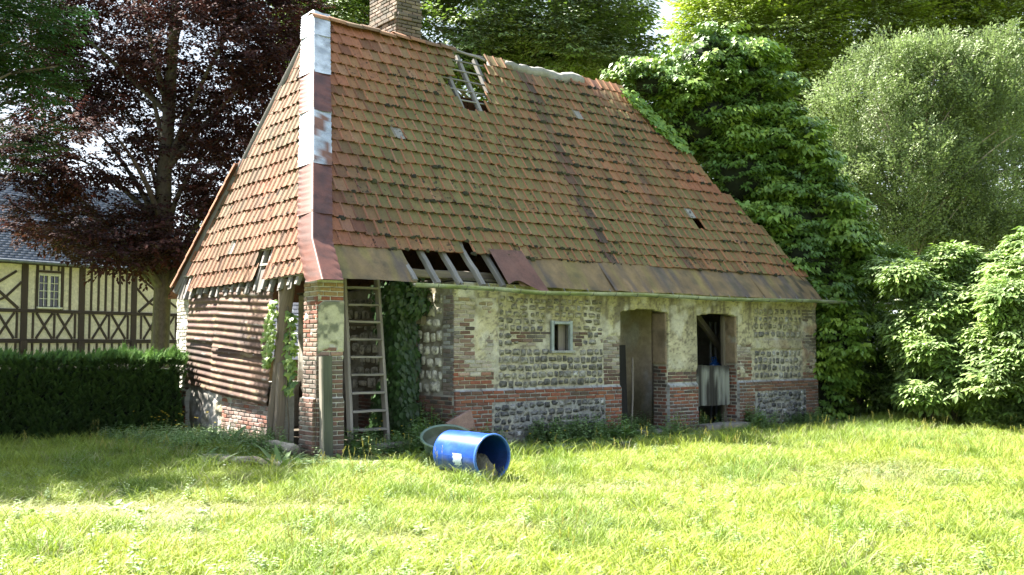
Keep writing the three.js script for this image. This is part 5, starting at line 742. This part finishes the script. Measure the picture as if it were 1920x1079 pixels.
// elder bushes on the right
function elderLeaf(sd, seg) { const r = mul(sd), mb = new MB(); tube(mb, [V(0, 0, 0), V(0.12, 0.01, 0), V(0.22, -0.01, 0)], [0.004, 0.003, 0.002], 3, [0.8, 0.9, 0.5]); const lf = (x, z, d, L) => leaf(mb, V(x, 0, z), d.normalize(), V((r() - 0.5) * 0.4, 1, (r() - 0.5) * 0.4).normalize(), L, L * 0.21, scl([1, 1, 1], 0.8 + r() * 0.4), 0.3, 0.3, seg); for (const [x, L] of [[0.09, 0.12], [0.16, 0.135]]) for (const s of [-1, 1]) lf(x, 0, V(0.55, -0.12, s), L * (0.85 + r() * 0.3)); lf(0.22, 0, V(1, -0.15, 0), 0.15); return mb.geo(); }
const elderG = [21, 22, 23, 24].map((s) => elderLeaf(s, 2));
const elderS = [31, 32, 33].map((s) => { const r = mul(s), gs = []; for (let k = 0; k < 6; k++) { const g = elderG[k % 4].clone(), a = k / 6 * 2 * PI + r() * 0.6; g.applyMatrix4(frameFrom(V(r() * 0.1, (r() - 0.5) * 0.1, 0), V(cos(a) * 0.8 + 0.35, 0.15 - r() * 0.5, sin(a)), V((r() - 0.5) * 0.5, 1, (r() - 0.5) * 0.5), 0.8 + r() * 0.3)); gs.push(g); } return mergeGeometries(gs); });
function elder(label, blobs, n, sd, nLeaf, flowers, o = {}) {
  const t = thing('elder_bush', label, 'bush', [blobs[0].c.x, 0, blobs[0].c.z], 0), r = mul(sd), off = new THREE.Matrix4().makeTranslation(-blobs[0].c.x, 0, -blobs[0].c.z);
  const op = { f: 1.3, gap: 0.42, tilt: 1.1, s: [0.55, 1.0], c0: [0.14, 0.25, 0.042], c1: [0.30, 0.42, 0.075], in: 0.25, face: 0.35, dy: 0.1, floor: 0.08, ...o };
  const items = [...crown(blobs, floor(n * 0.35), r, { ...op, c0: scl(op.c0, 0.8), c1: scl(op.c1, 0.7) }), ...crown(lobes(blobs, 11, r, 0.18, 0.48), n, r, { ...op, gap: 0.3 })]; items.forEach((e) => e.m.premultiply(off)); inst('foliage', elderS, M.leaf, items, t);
  const st = new MB(), b0 = V(0, 0, 0); for (let k = 0; k < 14; k++) { const b = blobs[k % blobs.length], e = b.c.clone().add(V((r() - 0.5) * b.r.x, (r() - 0.2) * b.r.y * 0.8, (r() - 0.5) * b.r.z)).applyMatrix4(off), s = V((r() - 0.5) * 1.2, 0, (r() - 0.5) * 0.8), C3 = new THREE.QuadraticBezierCurve3(s, s.clone().lerp(e, 0.5).add(V(0, 0.4, 0)), e).getPoints(8); tube(st, C3, C3.map((_, q) => 0.035 - 0.003 * q), 6, [0.16, 0.14, 0.1], 0.2); } st.build('stems', M.bark, t);
  // the leaves nearest the meadow one by one
  crown(blobs, nLeaf * 5, r, { ...op, in: 0.85, s: [0.7, 1.05] }).filter((e) => true).sort((a, b) => a.p.distanceTo(CAM) - b.p.distanceTo(CAM)).slice(0, nLeaf).forEach((e, i) => { const k = floor(fbm(e.p.x * 3, e.p.y * 3, 2, 2) * 5.99 - 1.5); const m = put('leaf', elderG[i % 4], leafMats[clamp(k, 0, 2)], t); m.applyMatrix4(e.m.premultiply(off)); });
  for (const [px, py, D] of flowers) { const f = PX(px, py, D), mb = new MB(), rr = mul(px); for (let k = 0; k < 60; k++) { const a = rr() * 2 * PI, q = sqrt(rr()) * 0.085, o = V(f.x + cos(a) * q, f.y + (rr() - 0.5) * 0.02 - q * q * 2, f.z + sin(a) * q).applyMatrix4(off); for (let j = 0; j < 2; j++) leaf(mb, o, V(rr() - 0.5, 0.1, rr() - 0.5).normalize(), V(0.1, 1, 0.4).normalize(), 0.022, 0.009, [0.7, 0.7, 0.58], 0.1, 0.1); } mb.build('flower_head', M.leafPlain, t); }
  return t;
}
M.leafPlain = phy({ roughness: 0.8, side: THREE.DoubleSide });
const leafMats = [[0.15, 0.26, 0.045], [0.21, 0.33, 0.06], [0.28, 0.4, 0.08]].map((c) => { const m = M.leaf.clone(); m.color.setRGB(...c); return m; });
elder('shaded elder bush with white flower heads beside the ivy-covered cottage end', [[1610, 620, 23, 65, 120], [1640, 530, 23.2, 70, 70], [1610, 740, 22.6, 70, 60], [1690, 700, 22.5, 60, 90], [1570, 700, 22.6, 40, 80]].map((b) => blob(...b, 0.9)), 2000, 82, 60, [[1592, 596, 21.9], [1565, 601, 21.9], [1632, 620, 21.7], [1643, 643, 21.6], [1610, 574, 22], [1606, 641, 21.8], [1664, 569, 21.8], [1690, 560, 21.6]]);
elder('sunlit elder bush, lower and left of the taller one at the picture edge', [[1765, 620, 20.5, 75, 90], [1690, 520, 20.8, 30, 30], [1770, 510, 20.7, 45, 28], [1830, 515, 20.7, 30, 22], [1770, 560, 20.5, 80, 40], [1750, 720, 20.1, 50, 55], [1820, 720, 20.1, 55, 55], [1830, 640, 20.3, 50, 70], [1710, 600, 20.4, 30, 32], [1720, 660, 20.2, 30, 30], [1790, 660, 19.9, 45, 40]].map((b) => blob(...b, 1.0)), 3900, 83, 120, [[1685, 562, 19.8], [1745, 583, 19.5]]);
elder('tall sunlit elder bush at the right edge of the meadow', [[1910, 590, 19.2, 65, 90], [1890, 700, 18.9, 65, 70], [1930, 490, 19.5, 45, 50], [1970, 520, 19.3, 70, 80], [1860, 640, 19.1, 40, 45], [1850, 720, 18.8, 45, 50], [1990, 680, 19.1, 110, 100], [1880, 560, 19.0, 35, 35], [1920, 760, 18.8, 60, 35]].map((b) => blob(...b, 1.0)), 3900, 84, 110, [], { c0: [0.17, 0.29, 0.05] });
// hedge
{
  const t = thing('clipped_hedge', 'dark clipped conifer hedge between meadow and timber-framed house', 'hedge', [0, 0, 0]), r = mul(85);
  const A = V(-14.5, 0, -15.0), B = V(-5.75, 0, -17.35), d = B.clone().sub(A), Ln = d.length(); d.normalize(); const nrm = V(-d.z, 0, d.x); if (nrm.z < 0) nrm.negate(); const Wd = 1.3, Hh = 1.33;
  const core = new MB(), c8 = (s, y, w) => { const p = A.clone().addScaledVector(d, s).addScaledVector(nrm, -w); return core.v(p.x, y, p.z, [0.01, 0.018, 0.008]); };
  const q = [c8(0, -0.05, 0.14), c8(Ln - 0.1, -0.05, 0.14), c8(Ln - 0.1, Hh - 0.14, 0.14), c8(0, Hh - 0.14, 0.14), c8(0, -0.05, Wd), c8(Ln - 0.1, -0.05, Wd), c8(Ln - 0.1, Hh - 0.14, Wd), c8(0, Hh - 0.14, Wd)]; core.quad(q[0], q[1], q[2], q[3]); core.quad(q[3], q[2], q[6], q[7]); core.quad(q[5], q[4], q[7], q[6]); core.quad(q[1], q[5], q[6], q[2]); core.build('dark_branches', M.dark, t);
  const g = [41, 42, 43].map((s) => { const rr = mul(s), mb = new MB(); for (let k = 0; k < 22; k++) { const tt = k / 22, sd = k % 2 ? 1 : -1; leaf(mb, V(tt * 0.16, (rr() - 0.5) * 0.01, 0), V(0.9, (rr() - 0.5) * 0.4, sd * (0.8 - tt * 0.5)).normalize(), V(0, 1, 0), 0.07 * (1 - tt * 0.5), 0.008, scl([1, 1, 1], 0.8 + rr() * 0.4), 0.1, 0.1); } leaf(mb, V(0, 0, 0), V(1, 0, 0), V(0, 1, 0), 0.24, 0.008, [1, 1, 1], 0.1, 0.1); return mb.geo(); });
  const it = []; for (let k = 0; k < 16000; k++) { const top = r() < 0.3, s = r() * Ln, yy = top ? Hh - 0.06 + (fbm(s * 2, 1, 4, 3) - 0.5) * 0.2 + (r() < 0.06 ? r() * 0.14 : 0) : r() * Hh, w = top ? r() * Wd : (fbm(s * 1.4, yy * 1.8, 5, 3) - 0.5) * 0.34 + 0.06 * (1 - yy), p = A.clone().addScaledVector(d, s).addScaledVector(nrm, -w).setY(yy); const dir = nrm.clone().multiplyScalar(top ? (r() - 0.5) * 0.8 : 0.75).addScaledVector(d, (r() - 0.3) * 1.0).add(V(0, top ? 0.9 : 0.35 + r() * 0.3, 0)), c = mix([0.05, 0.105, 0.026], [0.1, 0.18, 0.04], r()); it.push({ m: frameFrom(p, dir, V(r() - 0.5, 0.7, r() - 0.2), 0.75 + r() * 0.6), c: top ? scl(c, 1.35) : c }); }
  inst('foliage', g, M.needle, it, t);
}
// ivy on the timber post, leaf by leaf; ivy hanging in the bay
const ivyMats = [[0.24, 0.34, 0.05], [0.17, 0.27, 0.04], [0.09, 0.17, 0.03]].map((c) => { const m = M.gloss.clone(); m.color.setRGB(...c); return m; });
{
  const t = thing('post_ivy', 'bright green ivy climbing the leaning timber post beside the brick pier', 'ivy', [P0.x, 0, P0.z], TH), r = mul(86), add = (x, y, z, s, mi) => { const m = put('leaf', ivyLeafG[floor(r() * 3)], ivyMats[mi], t); m.applyMatrix4(frameFrom(V(x, y, z), V(-0.5 + (r() - 0.5) * 0.8, -0.8, (r() - 0.5) * 1.2 + 0.2), V(-0.8 + (r() - 0.5) * 0.6, 0.5, 0.6 + (r() - 0.5) * 0.7), s)); };
  for (let k = 0; k < 120; k++) { const y = 1.3 + r() * 1.0, w = 0.05 + 0.14 * sin((y - 1.2) * 3) ** 2; add(-0.1 - r() * 0.09, y, -1.42 + 0.22 * (y - 1.2) + (r() - 0.5) * 2 * w, 0.07 + r() * 0.045, r() < 0.6 ? 0 : 1); }
  for (let k = 0; k < 130; k++) { const y = 0.9 + r() * 1.25; add(0.0 + r() * 0.12, y, -0.98 + (r() - 0.5) * 0.3 - 0.05 * (2.2 - y), 0.085 + r() * 0.06, r() < 0.35 ? 0 : r() < 0.6 ? 1 : 2); }
  const st = new MB(); for (const zz of [-1.3, -1.0]) { const P = []; for (let q = 0; q <= 10; q++) P.push(V(-0.08 + (zz > -1.2 ? 0.1 : 0), q * 0.22, zz + 0.06 * sin(q) + (zz < -1.2 ? 0.012 * q : 0))); tube(st, P, P.map(() => 0.012), 5, [0.15, 0.12, 0.08]); } st.build('stem', M.bark, t);
}
{
  const t = thing('bay_ivy', 'dark ivy hanging down the flint wall inside the open bay', 'ivy', [P0.x, 0, P0.z], TH), r = mul(87), it = [];
  for (let k = 0; k < 1500; k++) { const y = pow(r(), 0.8) * 2.7, zc = -1.28 - 0.1 * sin(y * 3), w = 0.32 + 0.12 * sin(y * 2.4 + 1) + 0 + (y < 0.8 ? 0.14 : 0), z = zc + (r() - 0.5) * 2 * w, x = 2.3 - r() * 0.28; if (fbm(z * 4, y * 4, 3, 3) < 0.38) continue; it.push({ m: frameFrom(V(x, y, z), V(-0.5, -0.7, r() - 0.5), V(-0.7, 0.5, 0.5 + r() * 0.4), 0.5 + r() * 0.45), c: scl([0.045, 0.10, 0.026], 0.7 + r() * 0.6) }); }
  for (let k = 0; k < 90; k++) { const x = 1.9 + r() * 0.45, y = 2.3 + r() * 0.5; it.push({ m: frameFrom(V(x, y, -0.7 - r() * 0.5), V(r() - 0.5, -0.7, 0.4), V(0, 0.6, 0.8), 0.5 + r() * 0.4), c: scl([0.045, 0.1, 0.025], 0.7 + r() * 0.6) }); }
  inst('foliage', ivyG, M.gloss, it, t); const st = new MB(); for (let k = 0; k < 4; k++) { const P = []; for (let q = 0; q <= 12; q++) P.push(V(2.27, q * 0.22, -1.3 + k * 0.1 + 0.06 * sin(q * 0.8 + k))); tube(st, P, P.map(() => 0.016), 5, [0.12, 0.1, 0.07]); } st.build('stem', M.bark, t);
}
// ───────────────────────── grass, weeds, flowers ─────────────────────────
{
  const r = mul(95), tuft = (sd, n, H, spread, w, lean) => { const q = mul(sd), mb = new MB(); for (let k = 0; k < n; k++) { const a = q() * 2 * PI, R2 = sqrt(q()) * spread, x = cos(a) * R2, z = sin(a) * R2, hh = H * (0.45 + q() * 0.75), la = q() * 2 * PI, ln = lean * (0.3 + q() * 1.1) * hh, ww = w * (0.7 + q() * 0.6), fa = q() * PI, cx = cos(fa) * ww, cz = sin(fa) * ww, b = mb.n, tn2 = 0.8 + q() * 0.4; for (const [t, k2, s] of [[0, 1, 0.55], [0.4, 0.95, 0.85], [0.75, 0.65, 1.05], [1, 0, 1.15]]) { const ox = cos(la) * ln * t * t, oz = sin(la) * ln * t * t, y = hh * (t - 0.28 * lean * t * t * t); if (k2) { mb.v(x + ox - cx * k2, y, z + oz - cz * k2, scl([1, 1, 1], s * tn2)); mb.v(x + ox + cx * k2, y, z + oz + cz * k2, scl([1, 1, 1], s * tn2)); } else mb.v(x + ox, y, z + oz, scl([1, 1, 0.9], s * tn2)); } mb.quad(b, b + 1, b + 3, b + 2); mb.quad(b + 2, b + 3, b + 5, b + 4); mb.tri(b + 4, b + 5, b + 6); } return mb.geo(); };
  const gS = [1, 2, 3, 4].map((s) => tuft(100 + s, 22, 0.12, 0.12, 0.0032, 1.05)), gT = [1, 2, 3].map((s) => tuft(120 + s, 14, 0.24, 0.1, 0.0033, 0.8)), gW = [1, 2].map((s) => tuft(140 + s, 9, 0.12, 0.08, 0.0075, 1.0));
  const S = [], T = [], Wd = [], inHedge = (x, z) => { const s = (x + 14.5) / 8.75; return s > -0.1 && s < 1 && z < -15 - 2.35 * s + 0.05 && z > -15 - 2.35 * s - 1.2; };
  const spots = (x, z) => { const [a, b] = toLocal(x, z); if (a > -0.1 && a < 11.75 && b < 0.03 && b > -5.9) return a < 2.3 && b > -1.0 && a > 0.45 ? 0.3 : 0; if (inHedge(x, z)) return 0; return 1; };
  for (let k = 0; k < 150000; k++) {
    const D = 5.5 + pow(r(), 0.62) * 22, half = 0.60 * D + 1.2, x = (r() * 2 - 1) * half, z = -D, s = spots(x, z); if (r() > s) continue;
    const n = fbm(x * 0.55, z * 0.55, 21, 3), m = fbm(x * 1.7 + 30, z * 1.7, 22, 3), dry = ss(0.6, 0.78, fbm(x * 0.45 + 60, z * 0.7, 23, 3)); const [a, b] = toLocal(x, z), wallN = ss(1.1, 0.3, b) * ss(-0.8, 0.3, a) * (b > 0 ? 1 : 0);
    let c = mix([0.25, 0.335, 0.032], [0.35, 0.41, 0.048], n); c = mix(c, [0.16, 0.27, 0.03], ss(0.52, 0.72, m) * 0.7); c = mix(c, [0.36, 0.33, 0.15], dry * (0.2 + 0.55 * r())); if (r() < 0.05) c = [0.42, 0.38, 0.22]; c = scl(c, 0.8 + r() * 0.4);
    const p = V(x, groundY(x, z) - 0.01, z), sc = (0.65 + 0.7 * n + 0.25 * r()) * (1 - 0.45 * dry) * (D > 13 ? 1.15 : 1) * (1 - 0.6 * ss(1.7, 0.5, b) * ss(-1.2, -0.2, a) * ss(13.5, 12, a)), mm = new THREE.Matrix4().makeRotationY(r() * 7).scale(V(1.1, sc, 1.1)).setPosition(p), e = { m: mm, c };
    const u = r(), tall = ss(0.5, 0.7, m); if (u < (0.05 + 0.16 * tall) * (b < 1.5 && a > -0.8 && a < 12.5 ? 0.25 : 1)) T.push(e); else if (u > 0.95) Wd.push(e); else S.push(e);
  }
  const meadow = new THREE.Group(); void meadow;
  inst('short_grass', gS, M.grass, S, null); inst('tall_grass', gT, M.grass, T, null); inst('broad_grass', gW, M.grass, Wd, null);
  // flowering stems standing above the turf
  const stemG = [1, 2].map((s) => { const q = mul(160 + s), mb = new MB(); for (let k = 0; k < 3; k++) { const x = (q() - 0.5) * 0.12, z = (q() - 0.5) * 0.12, h = 0.24 + q() * 0.12, lx = (q() - 0.5) * 0.14, lz = (q() - 0.5) * 0.14; tube(mb, [V(x, 0, z), V(x + lx * 0.3, h * 0.55, z + lz * 0.3), V(x + lx, h, z + lz)], [0.0016, 0.0014, 0.001], 3, [1, 1, 0.8]); for (let j = 0; j < 7; j++) leaf(mb, V(x + lx * (0.75 + j * 0.04), h * (0.8 + j * 0.035), z + lz * (0.75 + j * 0.04)), V(q() - 0.5, 1.2, q() - 0.5).normalize(), V(q() - 0.5, 0.2, 1).normalize(), 0.03, 0.004, [1.3, 1.15, 0.8], 0.1, 0.1); } return mb.geo(); });
  const ST = []; for (let k = 0; k < 620; k++) { const D = 6 + pow(r(), 0.7) * 15, x = (r() * 2 - 1) * (0.55 * D + 1), z = -D; if (spots(x, z) < 1 || fbm(x * 0.6, z * 0.6, 26, 3) < 0.45) continue; ST.push({ m: new THREE.Matrix4().makeRotationY(r() * 7).scale(V(1, 0.6 + r() * 0.6, 1)).setPosition(x, groundY(x, z), z), c: scl([0.32, 0.33, 0.1], 0.8 + r() * 0.5) }); } inst('seed_stems', stemG, M.grass, ST, null);
  // weeds along the walls and over the rubble on the left
  const weedG = [1, 2, 3].map((s) => { const q = mul(170 + s), mb = new MB(); for (let k = 0; k < 3; k++) { const x = (q() - 0.5) * 0.1, z = (q() - 0.5) * 0.1, h = 0.22 + q() * 0.16, lx = (q() - 0.5) * 0.1, lz = (q() - 0.5) * 0.1; tube(mb, [V(x, 0, z), V(x + lx, h, z + lz)], [0.003, 0.002], 3, [0.9, 1, 0.6]); for (let j = 0; j < 7; j++) { const t = 0.25 + j / 9, a = j * 2.4 + q(); leaf(mb, V(x + lx * t, h * t, z + lz * t), V(cos(a), 0.25, sin(a)).normalize(), V(0, 1, 0), 0.105 * (1.1 - t * 0.5), 0.034 * (1.1 - t * 0.5), scl([1, 1, 1], 0.85 + q() * 0.3), 0.25, 0.3, 2); } } return mb.geo(); });
  const broadG = [1, 2, 3].map((s) => { const q = mul(180 + s), mb = new MB(); for (let k = 0; k < 7; k++) { const a = k / 7 * 2 * PI + q(), up = 0.5 + q() * 0.7; leaf(mb, V(0, 0.01, 0), V(cos(a), up, sin(a)).normalize(), V(-cos(a) * 0.6, 1, -sin(a) * 0.6).normalize(), 0.22 + q() * 0.12, 0.045 + q() * 0.02, scl([1, 1, 1], 0.85 + q() * 0.3), 0.25, 0.35, 2); } return mb.geo(); });
  const WE = [], BR = [], wc = () => scl(mix([0.11, 0.23, 0.033], [0.21, 0.35, 0.05], r()), 0.8 + r() * 0.4);
  const addW = (lx, lz, s, broad) => { if (lx > -0.35 && lx < 0.75 && lz > -0.3) s *= 0.45; const p = W(lx, 0, lz); p.y = groundY(p.x, p.z) - 0.01; (broad ? BR : WE).push({ m: new THREE.Matrix4().makeRotationY(r() * 7).scale(V(s, s * (0.8 + r() * 0.5), s)).setPosition(p), c: wc() }); };
  for (let k = 0; k < 620; k++) { const lx = 2.5 + r() * 9.6, near = fbm(lx * 1.2, 4, 2, 3), lz = 0.08 + r() * r() * 0.9; if (lx > 6.2 && lx < 7.1 && lz < 0.35 || lx > 7.9 && lx < 9.2 && lz < 0.35 || near < 0.40) continue; addW(lx, lz, (0.4 + r() * 0.6) * (near > 0.55 ? 1.3 : 1), r() < 0.3); }
  for (let k = 0; k < 620; k++) { const lx = -0.1 - pow(r(), 1.3) * 1.7, lz = -4.6 + r() * 4.4; addW(lx, lz, (lx > -0.6 ? 0.35 : 0.5) + r() * 0.5, r() < 0.22); }
  for (let k = 0; k < 170; k++) { const lx = 0.4 + r() * 2.2, lz = -0.9 + r() * 1.2; addW(lx, lz, 0.5 + r() * 0.7, r() < 0.2); }
  for (let k = 0; k < 60; k++) addW(1.9 + r() * 0.8, -1.2 + r() * 1.2, 1.0 + r() * 0.8, false);
  for (let k = 0; k < 60; k++) addW(6.2 + r() * 2.9, -0.1 - r() * 0.9, 0.5 + r() * 0.5, false);
  for (let k = 0; k < 140; k++) { const lx = -1.6 + r() * 1.8, lz = -0.2 + r() * 1.1; addW(lx, lz, 0.3 + r() * 0.45, r() < 0.5); }
  for (let k = 0; k < 800; k++) { const D = 6.5 + r() * 14, x = (r() * 2 - 1) * 0.55 * D, z = -D; if (spots(x, z) < 1) continue; const e = { m: new THREE.Matrix4().makeRotationY(r() * 7).scale(V(0.55, 0.4 + r() * 0.3, 0.55)).setPosition(x, groundY(x, z), z), c: scl(mix([0.13, 0.24, 0.04], [0.24, 0.34, 0.06], r()), 0.8 + r() * 0.4) }; (r() < 0.5 ? BR : WE).push(e); }
  inst('weeds', weedG, M.leaf, WE, null); inst('broad_weeds', broadG, M.leaf, BR, null);
  const fl = new MB(); for (let k = 0; k < 70; k++) { const [lx, lz, y] = k < 34 ? [-0.2 - r() * 1.1, -4.6 + r() * 3, 0.35 + r() * 0.18] : k < 52 ? [0.5 + r() * 2, -0.5 + r() * 0.8, 0.25 + r() * 0.25] : [2.5 + r() * 9, 0.4 + r() * 0.8, 0.14 + r() * 0.15], p = W(lx, 0, lz); for (let j = 0; j < 5; j++) { const a = j / 5 * 2 * PI; leaf(fl, V(p.x, y, p.z), V(cos(a), 0.3, sin(a)).normalize(), V(0, 1, 0.3).normalize(), 0.018, 0.009, [0.62, 0.46, 0.02], 0.1, -0.2); } } fl.build('buttercups', M.leafPlain, null, 'stuff');
  // large-leaved plants standing by themselves
  const big = (name, label, cat, x, z, n, L, wd, up, col, sd) => { const t = thing(name, label, cat, [x, groundY(x, z), z], 0), q = mul(sd); const m1 = M.leaf.clone(), m2 = M.leaf.clone(); m1.color.setRGB(...col); m2.color.setRGB(...scl(col, 1.35)); for (let k = 0; k < n; k++) { const a = k * 2.4 + q() * 0.5, u = up * (0.4 + q() * 0.9), mb = new MB(), d = V(cos(a), u, sin(a)).normalize(); leaf(mb, V(cos(a) * 0.03, 0, sin(a) * 0.03), d, V(-cos(a) * u, 1, -sin(a) * u).normalize(), L * (0.7 + q() * 0.5), wd * (0.8 + q() * 0.4), [1, 1, 1], 0.25, 0.35, 2); mb.build('leaf', q() < 0.4 ? m2 : m1, t); } };
  big('dock_plant', 'broad-leaved dock plant alone in the sunlit grass on the right', 'plant', 5.73, -12.56, 22, 0.36, 0.055, 0.45, [0.085, 0.16, 0.05], 191); big('dock_plant', 'broad-leaved dock seedling low in bright grass, right of the large dock', 'plant', 6.15, -12.3, 9, 0.22, 0.04, 0.5, [0.09, 0.16, 0.05], 192);
  big('wild_lettuce', 'upright long-leaved plant at the sunny edge near the pale logs', 'plant', -2.95, -12.75, 8, 0.42, 0.04, 1.9, [0.12, 0.2, 0.045], 193); big('wild_lettuce', 'small yellow-green plant at the foot of the long pale log', 'plant', -3.85, -12.95, 8, 0.32, 0.055, 1.3, [0.14, 0.21, 0.04], 194); big('sow_thistle', 'arching long-leaved weed before the dwarf wall', 'plant', -4.15, -14.75, 9, 0.5, 0.05, 1.0, [0.075, 0.15, 0.035], 195);
  big('burdock_plant', 'clump of large burdock leaves right of the blue barrel under the flint wall', 'plant', 0.6, -14.7, 16, 0.34, 0.1, 0.7, [0.06, 0.12, 0.035], 196); big('burdock_plant', 'clump of large burdock leaves in shade before the taller doorway', 'plant', 1.55, -15.6, 14, 0.34, 0.1, 0.7, [0.06, 0.12, 0.035], 197);
}

renderer.render(scene, camera);
